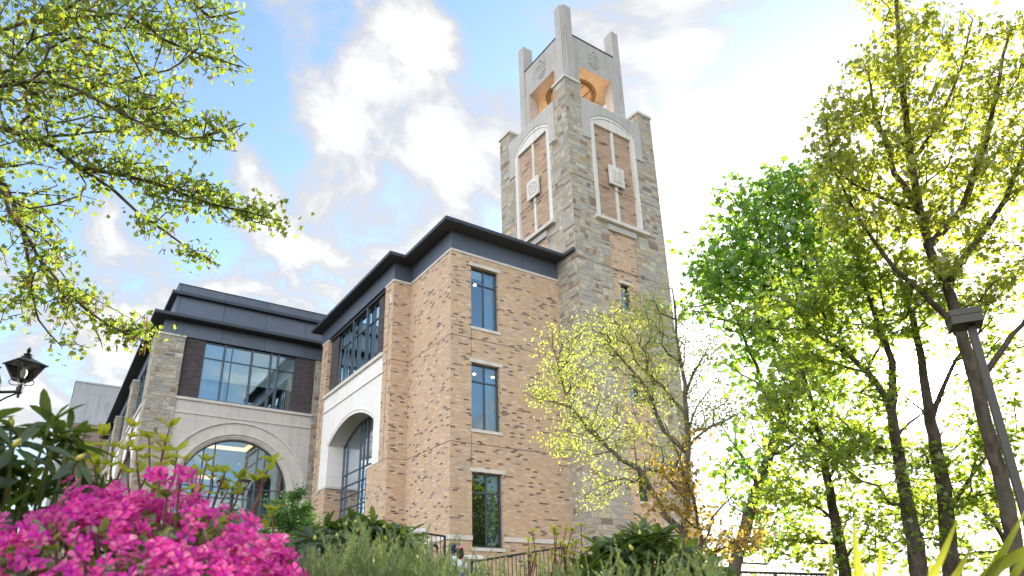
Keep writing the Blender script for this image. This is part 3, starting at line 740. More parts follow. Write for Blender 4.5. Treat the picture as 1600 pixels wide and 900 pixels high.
# belfry
BI = .80
bx0, bx1, by0_, by1_ = XT + BI, XT2 - BI, YT + BI, YT2 - BI
PW, ZT, ZP, ZO = .64, 31.22, 29.33, 27.42
b = MB()
def pier(x, y, sx_, sy_):                              # square pier with a notched outer corner
    n_ = .17
    pts = [(n_, 0), (PW, 0), (PW, PW), (0, PW), (0, n_), (n_ * .5, n_), (n_ * .5, n_ * .5), (n_, n_ * .5)]
    P = [(x + sx_ * a, y + sy_ * c) for a, c in pts]
    if sx_ * sy_ < 0: P = P[::-1]
    b.prism(P, 24.3, ZT)
for x, sx_ in ((bx0, 1), (bx1, -1)):
    for y, sy_ in ((by0_, 1), (by1_, -1)): pier(x, y, sx_, sy_)
b.build('belfry_pier', LIMEBELFRY, tower, each=True)
wl = MB()
JW = .97
for ax, c, o, dd in (('y', by0_, bx0, 1), ('y', by1_, bx0, -1), ('x', bx0, by0_, 1), ('x', bx1, by0_, -1)):
    span = bx1 - bx0; wl.mark()
    wl.wbox(ax, c, o + PW, o + span - PW, ZO, ZP, .08 * dd if dd > 0 else -.62, .62 if dd > 0 else -.08)
    for a_, c_ in ((PW, JW), (span - JW, span - PW)):
        wl.wbox(ax, c, o + a_, o + c_, 24.3, ZO, .03 if dd > 0 else -.62, .62 if dd > 0 else -.03)
wl.build('belfry_wall', LIMEBELFRY, tower, each=True)
cp = MB()
for ax, c, o, dd in (('y', by0_, bx0, 1), ('x', bx0, by0_, 1), ('y', by1_, bx0, -1), ('x', bx1, by0_, -1)):
    cp.wbox(ax, c, o + PW, o + bx1 - bx0 - PW, ZP, ZP + .07, .05 if dd > 0 else -.62, .62 if dd > 0 else -.05)
cp.build('coping', METALDARK, tower, each=True)
ce = MB(); ce.box(bx0 + .62, bx1 - .62, by0_ + .62, by1_ - .62, ZO + .02, ZO + .3); ce.box(bx0 + .62, bx1 - .62, by0_ + .62, by1_ - .62, 24.2, 24.34)
ce.box(XT + .9, XT2 - .9, YT + .9, YT2 - .9, 24.0, 24.19)
ce.build('belfry_ceiling', LIMEBELFRY, tower, each=True)
# shields carved on the parapet
for ax, c, o in (('y', by0_ + .08, bx0), ('x', bx0 + .08, by0_)):
    sh = MB(); uc = o + 2.10; zc = 28.36; S_ = .88
    outl = [(-.5, .42), (-.5, -.10), (-.42, -.34), (-.22, -.56), (0, -.70), (.22, -.56), (.42, -.34), (.5, -.10), (.5, .42)]
    outl = [(uc + a * S_, zc + q * S_) for a, q in outl]
    sh.tube([wp(ax, c, u, z, -.01) for u, z in outl], .035, 6)
    inn = [(uc + (u - uc) * .78, zc + (z - zc) * .8 + .0) for u, z in outl]
    sh.tube([wp(ax, c, u, z, -.005) for u, z in inn + [inn[0]]], .022, 6)
    for a_, q_, r_, s_ in ((-.32, .02, -.06, .22), (.06, .02, .32, .22), (-.26, -.30, -.05, -.06), (.05, -.30, .26, -.06), (-.10, .36, .10, .62), (-.22, .30, .22, .36), (-.03, -.45, .03, .30)):
        sh.wbox(ax, c, uc + a_ * S_, uc + r_ * S_, zc + q_ * S_, zc + s_ * S_, -.022, .0)
    sh.lathe(wp(ax, c, uc, zc + .58 * S_, -.0), [(.09, 0), (.03, .09)], 8)
    sh.build('carved_shield', LIMEBELFRY, tower)
# round bronze disc with a raised rim in the belfry ceiling, and the lamps that light the belfry
BELL = plain_mat('bronze_disc', (.40, .35, .32), .5, .2, .5, 4.0)
RIM = plain_mat('bronze_rim', (.20, .14, .07), .45, .4, .4, 4.0)
tcx, tcy = (XT + XT2) / 2, (YT + YT2) / 2
g = MB(); g.lathe((tcx, tcy, ZO - .05), [(1.13, 0), (1.13, .069)], 48); dk = g.build('ceiling_disc', BELL, tower)
g = MB(); P_ = [(tcx + 1.20 * math.cos(a), tcy + 1.20 * math.sin(a), ZO - .06) for a in np.linspace(0, 2 * math.pi, 49)]; g.tube(P_, .075, 8); g.build('rim', RIM, dk, smooth=True)
P_ = [(tcx + 1.36 * math.cos(a), tcy + 1.36 * math.sin(a), ZO - .02) for a in np.linspace(0, 2 * math.pi, 49)]; g = MB(); g.tube(P_, .035, 8); g.build('outer_rim', RIM, dk, smooth=True)
g = MB()
for o_ in (-.55, 0, .55):
    L_ = math.sqrt(1.12 ** 2 - o_ ** 2); g.box(tcx + o_ - .02, tcx + o_ + .02, tcy - L_, tcy + L_, ZO - .075, ZO - .052)
g.build('seam_bar', IRON, dk, each=True)
LAMPW = emit_mat('lit_floodlight_lens', (1.0, .72, .40), 14.0)
for i, (lx, ly) in enumerate(((21.75, 21.75), (19.4, 24.9), (21.75, 24.9), (19.4, 21.75))):
    fl = thing('floodlight', 'small lit floodlight on the belfry floor near its front right corner' if i == 0 else 'small lit floodlight hidden behind the belfry sill', 'floodlight', (lx, ly, 24.4), 'floodlights in the belfry')
    q = MB(); q.box(lx - .10, lx + .10, ly - .10, ly + .10, 24.5, 24.62); q.box(lx - .02, lx + .02, ly - .02, ly + .02, 24.34, 24.5); q.build('housing', IRON, fl)
    q = MB(); q.box(lx - .08, lx + .08, ly - .08, ly + .08, 24.622, 24.64); q.build('lens', LAMPW, fl)
    ld = bpy.data.lights.new('floodlight_glow', 'POINT'); ld.energy = 85; ld.color = (1.0, .50, .15); ld.shadow_soft_size = .08
    lo = bpy.data.objects.new('floodlight_glow', ld); COL.objects.link(lo); lo.parent = fl; lo.location = (0, 0, .36)

# ------------------------------------------------------------------ concrete block far behind the wing
far = thing('concrete_block', 'windowless streaked concrete building with a brown brick lower block behind the wing', 'building', (3.5, 76, .3))
b = MB(); b.box(.56, 9, 76, 92, 17.9, 22.75); b.box(.44, 9, 76.4, 92, 13.0, 21.1); b.box(.26, 9, 76.8, 92, 8, 18.2); b.build('concrete_wall', CONCRETE, far, each=True)
MB().box(.50, 9.05, 75.94, 92, 22.751, 22.90).build('coping', CONCRETE, far)
b = MB(); b.box(.80, 9, 74.6, 75.9, BZ, 18.35); b.box(.1, 9, 76.9, 92, BZ, 8); b.build('brick_wall', FARBRICK, far, each=True)
MB().box(.76, 9, 74.55, 75.9, 18.351, 18.5).build('brick_coping', CONCRETE, far)
# ------------------------------------------------------------------ foliage tools
def leaf_mat(name, cols, trans, gloss=.06, rough=.4, tw=.5):
    m, nt = new_mat(name)
    g = nt.n('ShaderNodeNewGeometry')
    rnd = g.outputs['Random Per Island']
    c = nt.ramp(rnd, [(i / max(len(cols) - 1, 1), k) for i, k in enumerate(cols)])
    t = nt.ramp(rnd, [(i / max(len(trans) - 1, 1), k) for i, k in enumerate(trans)])
    d = nt.n('ShaderNodeBsdfDiffuse', {0: c}).outputs[0]; tr = nt.n('ShaderNodeBsdfTranslucent', {0: t}).outputs[0]
    a = nt.n('ShaderNodeMixShader', {0: tw, 1: d, 2: tr}).outputs[0]
    if gloss:
        gl = nt.n('ShaderNodeBsdfGlossy', {0: (1, 1, 1, 1), 1: rough}).outputs[0]
        a = nt.n('ShaderNodeMixShader', {0: gloss, 1: a, 2: gl}).outputs[0]
    out(nt, a); return m
LOBED = np.array([(0, 0, 0), (.10, -.18, .02), (.02, -.48, -.05), (.34, -.30, .03), (.52, -.52, -.06), (.62, -.20, .02), (1, 0, -.08), (.62, .20, .02), (.52, .52, -.06), (.34, .30, .03), (.02, .48, -.05), (.10, .18, .02)])
LOBED_F = [(0, 1, 2, 3, 4, 5, 6, 7, 8, 9, 10, 11)]
OVAL = np.array([(0, 0, 0), (.28, -.20, .03), (.62, -.22, .03), (1, 0, -.04), (.62, .22, .03), (.28, .20, .03)]); OVAL_F = [(0, 1, 2, 3, 4, 5)]
LONG = np.array([(0, 0, 0), (.25, -.11, .035), (.6, -.14, .02), (.88, -.08, -.05), (1, 0, -.10), (.88, .08, -.05), (.6, .14, .02), (.25, .11, .035), (.25, 0, .0), (.6, 0, -.025), (.88, 0, -.075)])
LONG_F = [(0, 1, 8), (1, 2, 9, 8), (2, 3, 10, 9), (3, 4, 10), (0, 8, 7), (8, 9, 6, 7), (9, 10, 5, 6), (10, 4, 5)]
PETAL = np.array([(.0, 0, 0), (.32, -.15, .24), (.70, -.36, .42), (.98, -.30, .36), (1.14, -.06, .28), (1.02, .26, .40), (.72, .36, .34), (.32, .15, .24), (.36, 0, .17), (.75, 0, .27)])
FLOWER, FLOWER_F = [], []
for k_ in range(5):
    a_ = 2 * math.pi * k_ / 5; ca, sa = math.cos(a_), math.sin(a_); o_ = len(FLOWER)
    for x, y, z in PETAL: FLOWER.append((x * ca - y * sa, x * sa + y * ca, z))
    FLOWER_F += [tuple(q_ + o_ for q_ in f_) for f_ in ((0, 1, 8), (0, 8, 7), (1, 2, 9, 8), (8, 9, 6, 7), (2, 3, 4, 9), (9, 4, 5, 6))]
FLOWER = np.array(FLOWER)
def unit(v): return v / np.maximum(np.linalg.norm(v, axis=-1, keepdims=True), 1e-9)
def scatter(tv, tf, pos, xdir, nrm, size):
    """templates laid with their x axis along xdir and z near nrm"""
    x = unit(np.asarray(xdir, float)); z = np.asarray(nrm, float); z = unit(z - x * (z * x).sum(1, keepdims=True)); y = np.cross(z, x)
    size = np.broadcast_to(np.asarray(size, float), (len(pos),))[:, None, None]
    V = (tv[None, :, 0, None] * x[:, None] + tv[None, :, 1, None] * y[:, None] + tv[None, :, 2, None] * z[:, None]) * size + np.asarray(pos)[:, None]
    k = len(tv); F = []
    for i in range(len(pos)):
        b = i * k
        for f in tf: F.append(tuple(q + b for q in f))
    return V.reshape(-1, 3), F
def P(*pts): return [tuple(at(*p)) for p in pts]
def blob(px, py, d, rx, ry, rd, n): return (np.array(at(px, py, d)), np.array(CR) * rx / FPX * d, np.array(CU) * ry / FPX * d, np.array(CF) * rd, n)
def wblob(c, rx, ry, rz, n): return (np.array(c, float), np.array((rx, 0, 0.)), np.array((0, ry, 0.)), np.array((0, 0, rz.real)), n)
def resample(pts, step):
    pts = [Vector(p) for p in pts]; o = []
    q = [pts[0] * 2 - pts[1]] + pts + [pts[-1] * 2 - pts[-2]]
    for i in range(1, len(q) - 2):
        L = (q[i + 1] - q[i]).length; n = max(1, int(round(L / step)))
        for k in range(n):
            t = k / n; t2, t3 = t * t, t * t * t
            o.append(.5 * ((2 * q[i]) + (q[i + 1] - q[i - 1]) * t + (2 * q[i - 1] - 5 * q[i] + 4 * q[i + 1] - q[i + 2]) * t2 + (3 * q[i] - q[i - 1] - 3 * q[i + 1] + q[i + 2]) * t3))
    o.append(pts[-1]); return o
def tree(name, label, cat, lines, blobs, bark, leafmat, seed, group=None, step=.3, leaf=.09, per=22, spread=.22, tv=LOBED, tf=LOBED_F, twig=.006, expo=.46, up=.5, bal=.30,
         catkins=None, crown='crown', clump=3, rvar=1.0, droop=0.0, dense=1.6, flat=.75):
    rng = np.random.default_rng(seed); rnd = random.Random(seed)
    pos, par, fix, plen = [], [], [], []
    def addn(p, pa, r=0.0):
        pos.append(np.array(p)); par.append(pa); fix.append(r)
        plen.append(0 if pa < 0 else plen[pa] + float(np.linalg.norm(pos[-1] - pos[pa]))); return len(pos) - 1
    for li, (pts, r0, r1) in enumerate(lines):
        rs = resample(pts, step); n = len(rs)
        if li == 0: last = addn(rs[0], -1, r0)
        else:
            A = np.array(pos); last = int(np.argmin(((A - np.array(rs[0])) ** 2).sum(1))); last = addn(rs[0], last, r0) if np.linalg.norm(A[last] - np.array(rs[0])) > step * .4 else last
        for i in range(1, n):
            t = i / (n - 1); jit = rng.normal(0, step * .05, 3) if 0 < i < n - 1 else 0
            last = addn(np.array(rs[i]) + jit, last, r0 + (r1 - r0) * t)
    att = []
    for c, ax, ay, az, n in blobs:
        k = max(1, int(n * dense) // clump)
        for _ in range(k):
            v = rng.normal(size=3); v = v / np.linalg.norm(v) * rng.random() ** (1 / 3)
            cc = c + ax * v[0] + ay * v[1] + az * v[2]
            s_ = .16 * (np.linalg.norm(ax) + np.linalg.norm(ay)) / 2
            for _ in range(clump): att.append(cc + rng.normal(0, max(s_, spread * .9), 3) * (1, 1, .7))
    att = np.array(att)
    A = np.array(pos)
    order = np.argsort(np.array([((A - a) ** 2).sum(1).min() for a in att]))
    cap = len(pos) + 400000; buf = np.zeros((60000, 3)); lb = np.zeros(60000); buf[:len(pos)] = pos; lb[:len(pos)] = plen
    tips = []
    for ai in order:
        a = att[ai]; n = len(pos)
        if n > 58000: break
        d = np.sqrt(((buf[:n] - a) ** 2).sum(1)); j = int(np.argmin(d + bal * lb[:n])); D = d[j]
        s0 = buf[j]; pdir = (s0 - buf[par[j]]) if par[j] >= 0 else np.array((0, 0, 1.))
        pdir = pdir / max(np.linalg.norm(pdir), 1e-6); k = max(1, int(D / step))
        ctrl = s0 + pdir * D * .30 + np.array((0, 0, 1.)) * D * .08
        last = j
        for i in range(1, k + 1):
            t = i / k; p = (1 - t) ** 2 * s0 + 2 * t * (1 - t) * ctrl + t * t * a
            p = p + (rng.normal(0, step * .09, 3) if i < k else 0)
            last = addn(p, last); buf[len(pos) - 1] = p; lb[len(pos) - 1] = plen[-1]
        tips.append(last)
    n = len(pos); cnt = np.zeros(n)
    for t_ in tips: cnt[t_] += 1
    kids = [[] for _ in range(n)]
    for i in range(n - 1, 0, -1):
        if par[i] >= 0: cnt[par[i]] += cnt[i]; kids[par[i]].append(i)
    rad = np.array([max(twig * max(c, 1) ** expo if f == 0 else 0, f) for c, f in zip(cnt, fix)])
    for i in range(1, n):
        if par[i] >= 0 and fix[i] == 0: rad[i] = min(rad[i], rad[par[i]] * .92)
    mb = MB()
    stack = [0]
    while stack:
        s_ = stack.pop(); ch = [par[s_], s_] if par[s_] >= 0 else [s_]
        cur = s_
        while kids[cur]:
            ks = sorted(kids[cur], key=lambda q: -(cnt[q] + 1e4 * fix[q])); stack += ks[1:]; ch.append(ks[0]); cur = ks[0]
        if len(ch) < 2: continue
        rr = [rad[q] for q in ch]
        if par[s_] >= 0: rr[0] = min(rr[0], rr[1] * 1.25)
        mx = max(rr); mb.tube([pos[q] for q in ch], rr, 10 if mx > .06 else 6 if mx > .02 else 4, cap=False)
    root_loc = tuple(pos[0])
    T = thing(name, label, cat, root_loc, group)
    tr_ = mb.build('trunk', bark, T, smooth=True)
    # leaves round the twig ends and along the last twigs
    src = []
    for t_ in tips:
        k = max(2, int(per * (1 + .5 * (rnd.random() - .5) * rvar)))
        p = pos[t_]; q = pos[par[t_]] if par[t_] >= 0 else p
        f = rng.random(k) * 1.3 - .1
        src.append(p + (q - p) * f[:, None] + rng.normal(0, spread, (k, 3)) * (1, 1, flat))
    src = np.concatenate(src); m = len(src)
    nrm = rng.normal(size=(m, 3)); nrm = unit(nrm) + np.array((0, 0, up)) ; xd = rng.normal(size=(m, 3)) + np.array((0, 0, -droop))
    sz = leaf * (.6 + .7 * rng.random(m))
    V, F = scatter(tv, tf, src, xd, nrm, sz)
    add_mesh(crown, V, F, leafmat, T)
    if catkins:
        cm, cn, cl = catkins
        idx = rng.choice(len(src), min(cn, len(src)), replace=False); cp_ = src[idx]
        CT = np.array([(0, -.07, 0), (1, -.05, 0), (1, .05, 0), (0, .07, 0), (0, 0, -.07), (1, 0, -.05), (1, 0, .05), (0, 0, .07)]); CF_ = [(0, 1, 2, 3), (4, 5, 6, 7)]
        pp, xx = [], []
        for c in cp_:
            for _ in range(4): pp.append(c + rng.normal(0, .012, 3)); xx.append(rng.normal(0, .25, 3) + (0, 0, -1))
        V, F = scatter(CT, CF_, np.array(pp), np.array(xx), rng.normal(size=(len(pp), 3)), cl * (.6 + .8 * rng.random(len(pp))))
        add_mesh('catkins', V, F, cm, T)
    return T
def bark_mat(name, c1, c2, sc=9):
    m, nt = new_mat(name)
    g = nt.n('ShaderNodeNewGeometry').outputs['Position']
    n = nt.noise(nt.vm('MULTIPLY', g, (1, 1, .22)), sc, 6, .65); k = nt.noise(g, 1.3, 3)
    c = nt.mix(nt.mr(n, .35, .68), c1, c2); c = nt.mix(nt.mr(k, .5, .75, 0, .4), c, (.11, .115, .075))
    out(nt, principled(nt, c, .95, normal=bump(nt, n, .02), spec=.15)); return m
BARKG = bark_mat('grey_bark', (.105, .090, .075), (.045, .038, .032))
BARKD = bark_mat('dark_bark', (.13, .10, .078), (.050, .040, .033))
BARKP = bark_mat('pale_bark', (.20, .175, .14), (.085, .075, .06), 6)
L_OAK = leaf_mat('young_oak_leaf', [(.065, .115, .016), (.09, .14, .02), (.05, .085, .014)], [(.26, .38, .03), (.37, .44, .04), (.18, .29, .025)], .03, tw=.55)
L_YELL = leaf_mat('yellow_green_leaf', [(.10, .13, .016), (.14, .155, .02), (.08, .11, .014)], [(.50, .58, .05), (.60, .61, .06), (.38, .47, .04)], .05, tw=.55)
L_PALE = leaf_mat('pale_lime_leaf', [(.22, .28, .05), (.28, .32, .06), (.17, .23, .04)], [(.50, .58, .09), (.58, .61, .11), (.40, .50, .07)], .04, tw=.55)
L_MAPLE = leaf_mat('bright_green_leaf', [(.06, .16, .014), (.09, .20, .02), (.045, .12, .012)], [(.24, .47, .03), (.36, .54, .04), (.16, .36, .025)], .06, tw=.52)
L_BRONZE = leaf_mat('bronze_young_leaf', [(.24, .15, .025), (.30, .21, .035), (.18, .10, .025)], [(.60, .40, .06), (.66, .50, .08), (.46, .28, .05)], .05, tw=.55)
L_GREEN = leaf_mat('mid_green_leaf', [(.07, .12, .016), (.10, .15, .02), (.055, .095, .014)], [(.36, .50, .04), (.46, .55, .05), (.26, .42, .03)], .05, tw=.58)
CATK = leaf_mat('oak_catkin', [(.26, .17, .05), (.20, .12, .04)], [(.40, .26, .07), (.34, .2, .05)], 0)

# ------------------------------------------------------------------ trees
D = 6.6
tree('oak_tree', 'oak with young leaves and hanging catkins whose boughs reach over the far left', 'tree',
     [(P((-420, 1040, D), (-415, 700, D), (-400, 420, D), (-380, 200, D), (-350, 0, D)), .30, .15),
      (P((-410, 560, D), (-260, 300, D), (-90, 195, D), (60, 220, D), (130, 262, D), (220, 280, D), (330, 318, D), (440, 345, D)), .055, .007),
      (P((-400, 520, D), (-250, 250, D - .3), (-60, 150, D - .4), (90, 130, D - .5), (200, 185, D - .5), (290, 215, D - .5), (380, 195, D - .5)), .045, .006),
      (P((-400, 420, D), (-200, 120, D + .3), (0, 45, D + .2), (90, 22, D), (180, -40, D)), .045, .012),
      (P((-410, 600, D), (-200, 330, D - .2), (-20, 285, D - .3), (15, 330, D - .3), (60, 400, D - .2), (120, 470, D - .2), (190, 520, D - .2), (235, 535, D - .2)), .045, .006),
      (P((-60, 250, D - .2), (5, 290, D), (30, 350, D), (50, 430, D), (60, 500, D), (95, 540, D)), .03, .006),
      (P((60, 35, D), (200, 25, D), (250, 60, D), (300, 80, D), (380, 105, D)), .022, .006),
      (P((250, -60, D), (290, -5, D), (330, 25, D), (372, 18, D)), .022, .006),
      (P((130, 262, D), (180, 300, D), (240, 350, D), (300, 390, D), (345, 415, D)), .018, .005)],
     [blob(60, 60, D, 130, 95, .9, 120), blob(190, 50, D, 120, 70, .8, 90), blob(290, 25, D, 70, 35, .5, 30), blob(345, 25, D, 30, 16, .25, 9), blob(335, 92, D, 48, 14, .3, 14),
      blob(120, 165, D, 140, 75, .8, 110), blob(250, 165, D - .4, 70, 50, .4, 38), blob(300, 205, D - .4, 70, 18, .3, 22), blob(360, 198, D - .4, 30, 10, .2, 7),
      blob(40, 255, D, 70, 70, .6, 34), blob(190, 260, D, 70, 34, .5, 30), blob(285, 290, D, 75, 34, .4, 40), blob(370, 325, D, 45, 18, .3, 20), blob(430, 343, D, 30, 10, .2, 9),
      blob(250, 340, D, 45, 18, .3, 14), blob(315, 400, D, 36, 10, .2, 8), blob(40, 340, D - .1, 55, 40, .4, 22), blob(80, 400, D - .1, 36, 34, .3, 16), blob(60, 455, D, 60, 40, .3, 22),
      blob(125, 470, D - .1, 42, 34, .3, 22), blob(175, 510, D - .1, 40, 24, .3, 16), blob(225, 525, D - .1, 26, 16, .2, 9), blob(20, 480, D, 26, 30, .2, 8), blob(95, 530, D, 24, 14, .2, 6),
      blob(-120, 120, D, 130, 160, 1, 60), blob(-150, 400, D, 120, 90, 1, 20), blob(125, 300, D, 18, 40, .2, 6)],
     BARKD, L_OAK, 3, step=.16, leaf=.054, per=10, spread=.075, dense=1.3, twig=.0036, expo=.44, catkins=(CATK, 620, .055), clump=1, up=.6)

D = 11.5
q = lambda X, Y, d=D: at(800 + X / 1.8, 400 + Y / 1.8, d)
tree('dogwood_tree', 'slender many-branched tree with tiny pale lime leaves in front of the stone tower', 'tree',
     [([q(488, 900), q(490, 790), q(492, 640), q(495, 540), q(490, 430), q(484, 360), q(468, 270), q(458, 180), q(450, 90)], .082, .014),
      ([q(488, 790), q(452, 748), q(425, 722), q(385, 645), q(358, 600), q(330, 588), q(280, 550), q(215, 488), q(172, 430), q(140, 355), q(130, 300), q(140, 250)], .06, .009),
      ([q(488, 690), q(455, 640), q(420, 610), q(372, 596)], .05, .03),
      ([q(494, 555), q(455, 520), q(425, 490), q(398, 420), q(360, 350), q(300, 280), q(250, 215), q(225, 190)], .05, .008),
      ([q(490, 450), q(450, 400), q(410, 355), q(350, 300), q(330, 250), q(290, 190)], .035, .008),
      ([q(490, 380), q(510, 330), q(540, 280), q(560, 240)], .03, .007), ([q(497, 530), q(540, 490), q(590, 465), q(640, 440)], .03, .008),
      ([q(172, 430), q(120, 415), q(60, 400), q(30, 380)], .016, .005), ([q(280, 550), q(220, 560), q(165, 545)], .016, .005), ([q(495, 500), q(520, 420), q(580, 350)], .022, .006),
      ([q(440, 620), q(470, 560), q(450, 520), q(430, 470)], .03, .01)],
     [blob(930, 535, D, 50, 50, .8, 34), blob(985, 520, D, 55, 45, .8, 36), blob(1010, 480, D, 28, 30, .5, 18), blob(890, 590, D, 45, 40, .6, 22), blob(965, 600, D, 60, 50, .8, 34),
      blob(870, 545, D, 28, 40, .4, 12), blob(850, 610, D, 34, 24, .4, 14), blob(905, 660, D, 50, 40, .6, 22), blob(885, 690, D, 30, 22, .4, 12), blob(970, 680, D, 60, 40, .7, 24), blob(1030, 600, D, 40, 50, .6, 24),
      blob(1045, 520, D, 30, 60, .5, 16), blob(1100, 560, D, 34, 50, .5, 22), blob(1130, 640, D, 46, 34, .5, 22), blob(1090, 650, D, 36, 40, .5, 14), blob(970, 750, D, 50, 25, .5, 12), blob(930, 780, D, 20, 14, .3, 5), blob(1030, 700, D, 30, 40, .4, 12)],
     BARKP, L_PALE, 11, step=.22, leaf=.052, per=18, spread=.12, dense=2.0, tv=OVAL, tf=OVAL_F, twig=.0042, expo=.46, clump=1, bal=.25)

D = 10.8
tree('bronze_maple', 'low small maple with orange and bronze young leaves at the tower foot', 'tree',
     [(P((1098, 915, D), (1096, 860, D), (1090, 800, D), (1075, 760, D), (1060, 730, D)), .05, .012), (P((1096, 850, D), (1120, 800, D), (1150, 770, D)), .022, .008), (P((1094, 830, D), (1060, 800, D), (1035, 790, D)), .022, .008),
      (P((1098, 870, D), (1140, 850, D), (1185, 835, D)), .02, .007)],
     [blob(1035, 788, D, 38, 16, .5, 20), blob(1055, 733, D, 34, 16, .4, 18), blob(1085, 770, D, 26, 26, .4, 14), blob(1105, 820, D, 40, 24, .5, 18), blob(1150, 845, D, 45, 24, .5, 22), blob(1185, 810, D, 26, 18, .4, 9), blob(1120, 865, D, 60, 18, .5, 18), blob(1090, 690, D, 22, 24, .4, 8)],
     BARKD, L_BRONZE, 17, step=.2, leaf=.085, per=9, spread=.12, twig=.004, clump=2, dense=.95)

D = 17.0
tree('green_maple', 'dense bright green maple standing farther back beside the tower', 'tree',
     [(P((1140, 925, D), (1158, 850, D), (1185, 760, D), (1212, 690, D), (1235, 620, D), (1262, 560, D), (1270, 480, D), (1260, 400, D), (1250, 330, D)), .17, .03),
      (P((1212, 690, D), (1190, 600, D), (1160, 520, D), (1130, 450, D)), .06, .015), (P((1240, 610, D), (1200, 500, D), (1190, 400, D), (1180, 330, D)), .07, .015), (P((1270, 500, D), (1330, 420, D), (1380, 360, D)), .06, .02),
      (P((1185, 760, D), (1150, 700, D), (1125, 660, D)), .04, .012), (P((1200, 720, D), (1260, 680, D), (1310, 660, D)), .05, .015)],
     [blob(1165, 335, D, 38, 40, 1.5, 34), blob(1215, 300, D, 34, 26, 1.4, 26), blob(1260, 285, D, 40, 34, 1.6, 36), blob(1120, 405, D, 36, 30, 1.2, 28), blob(1105, 455, D, 32, 26, 1.2, 24), blob(1160, 420, D, 56, 40, 1.8, 52), blob(1225, 370, D, 60, 46, 1.8, 60),
      blob(1290, 360, D, 56, 56, 2, 50), blob(1240, 450, D, 70, 50, 1.8, 56), blob(1165, 490, D, 46, 34, 1.3, 30), blob(1310, 460, D, 60, 50, 1.8, 36), blob(1220, 540, D, 70, 40, 1.6, 40), blob(1095, 485, D, 24, 12, .7, 8), blob(1145, 300, D, 14, 12, .5, 5),
      blob(1215, 790, D, 50, 60, 1.2, 24), blob(1165, 720, D, 40, 60, 1.2, 22), blob(1195, 850, D, 40, 20, 1, 12), blob(1280, 620, D, 70, 60, 1.4, 38), blob(1180, 620, D, 40, 60, 1.2, 18), blob(1140, 560, D, 30, 30, 1, 8)],
     BARKG, L_MAPLE, 23, step=.4, leaf=.17, per=11, spread=.26, twig=.008, clump=1, up=.9, dense=1.15)

D = 9.6
tree('maple_tree', 'tallest tree on the right, its trunk behind the square light pole, crown yellow-green', 'tree',
     [(P((1600, 945, D), (1583, 830, D), (1540, 660, D), (1500, 515, D), (1480, 450, D), (1452, 385, D), (1437, 330, D), (1424, 250, D), (1412, 150, D), (1405, 60, D), (1400, -10, D)), .118, .02),
      (P((1478, 445, D), (1520, 385, D), (1560, 330, D), (1590, 260, D), (1620, 190, D)), .06, .015), (P((1452, 385, D), (1500, 330, D), (1530, 250, D), (1555, 150, D), (1580, 40, D)), .06, .012),
      (P((1437, 330, D), (1400, 270, D), (1375, 200, D), (1355, 110, D)), .05, .01), (P((1500, 515, D), (1455, 470, D), (1400, 420, D), (1340, 340, D), (1300, 260, D)), .05, .01), (P((1424, 250, D), (1460, 200, D), (1500, 110, D), (1520, 30, D)), .035, .008),
      (P((1437, 330, D), (1380, 310, D), (1310, 270, D), (1290, 190, D)), .03, .008), (P((1530, 600, D), (1570, 540, D), (1640, 450, D)), .05, .02)],
     [blob(1410, -40, D, 60, 40, .8, 30), blob(1420, 60, D, 50, 60, .8, 46), blob(1370, 130, D, 48, 60, .8, 44), blob(1320, 170, D, 40, 34, .6, 26), blob(1450, 170, D, 60, 70, .9, 56), blob(1400, 250, D, 70, 60, .9, 56), blob(1320, 260, D, 50, 45, .7, 34), blob(1340, 330, D, 60, 40, .8, 36),
      blob(1500, 260, D, 60, 60, .9, 44), blob(1560, 120, D, 50, 90, .9, 50), blob(1580, 250, D, 40, 60, .8, 34), blob(1530, 60, D, 24, 50, .6, 14), blob(1430, 340, D, 60, 40, .8, 34), blob(1540, 360, D, 60, 50, .8, 36), blob(1440, 430, D, 60, 30, .8, 22), blob(1575, 440, D, 50, 40, .8, 24), blob(1300, 210, D, 26, 22, .4, 9),
      blob(1640, 200, D, 60, 160, 1, 50), blob(1640, 420, D, 40, 60, .8, 16)],
     BARKD, L_YELL, 31, step=.22, leaf=.080, per=12, spread=.105, twig=.0034, expo=.44, clump=1, dense=1.45, flat=.6)
D = 10.4
tree('maple_tree', 'yellow-green tree whose forked trunk stands just left of the low sun', 'tree',
     [(P((1446, 945, D), (1432, 870, D), (1412, 760, D), (1398, 680, D), (1392, 640, D), (1372, 600, D), (1330, 560, D), (1270, 520, D)), .145, .02),
      (P((1392, 645, D), (1396, 590, D), (1385, 540, D), (1360, 470, D), (1340, 400, D)), .07, .012), (P((1405, 715, D), (1360, 690, D), (1330, 670, D), (1300, 640, D)), .03, .008), (P((1398, 690, D), (1420, 660, D), (1450, 640, D)), .03, .01)],
     [blob(1260, 545, D, 60, 45, .9, 24), blob(1340, 480, D, 80, 60, 1, 50), blob(1320, 590, D, 60, 40, .9, 24), blob(1290, 440, D, 70, 60, .9, 40), blob(1370, 400, D, 70, 50, .9, 40), blob(1290, 690, D, 70, 50, .9, 28), blob(1360, 740, D, 50, 50, .8, 20), blob(1430, 460, D, 60, 34, .8, 20), blob(1230, 620, D, 50, 40, .6, 18),
      blob(1220, 480, D, 60, 40, .8, 20), blob(1360, 650, D, 36, 30, .6, 10), blob(1400, 800, D, 40, 50, .8, 14)],
     BARKD, L_GREEN, 37, step=.24, leaf=.095, per=11, spread=.13, twig=.0046, clump=1, up=1.2, dense=1.6, flat=.4)
D = 11.0
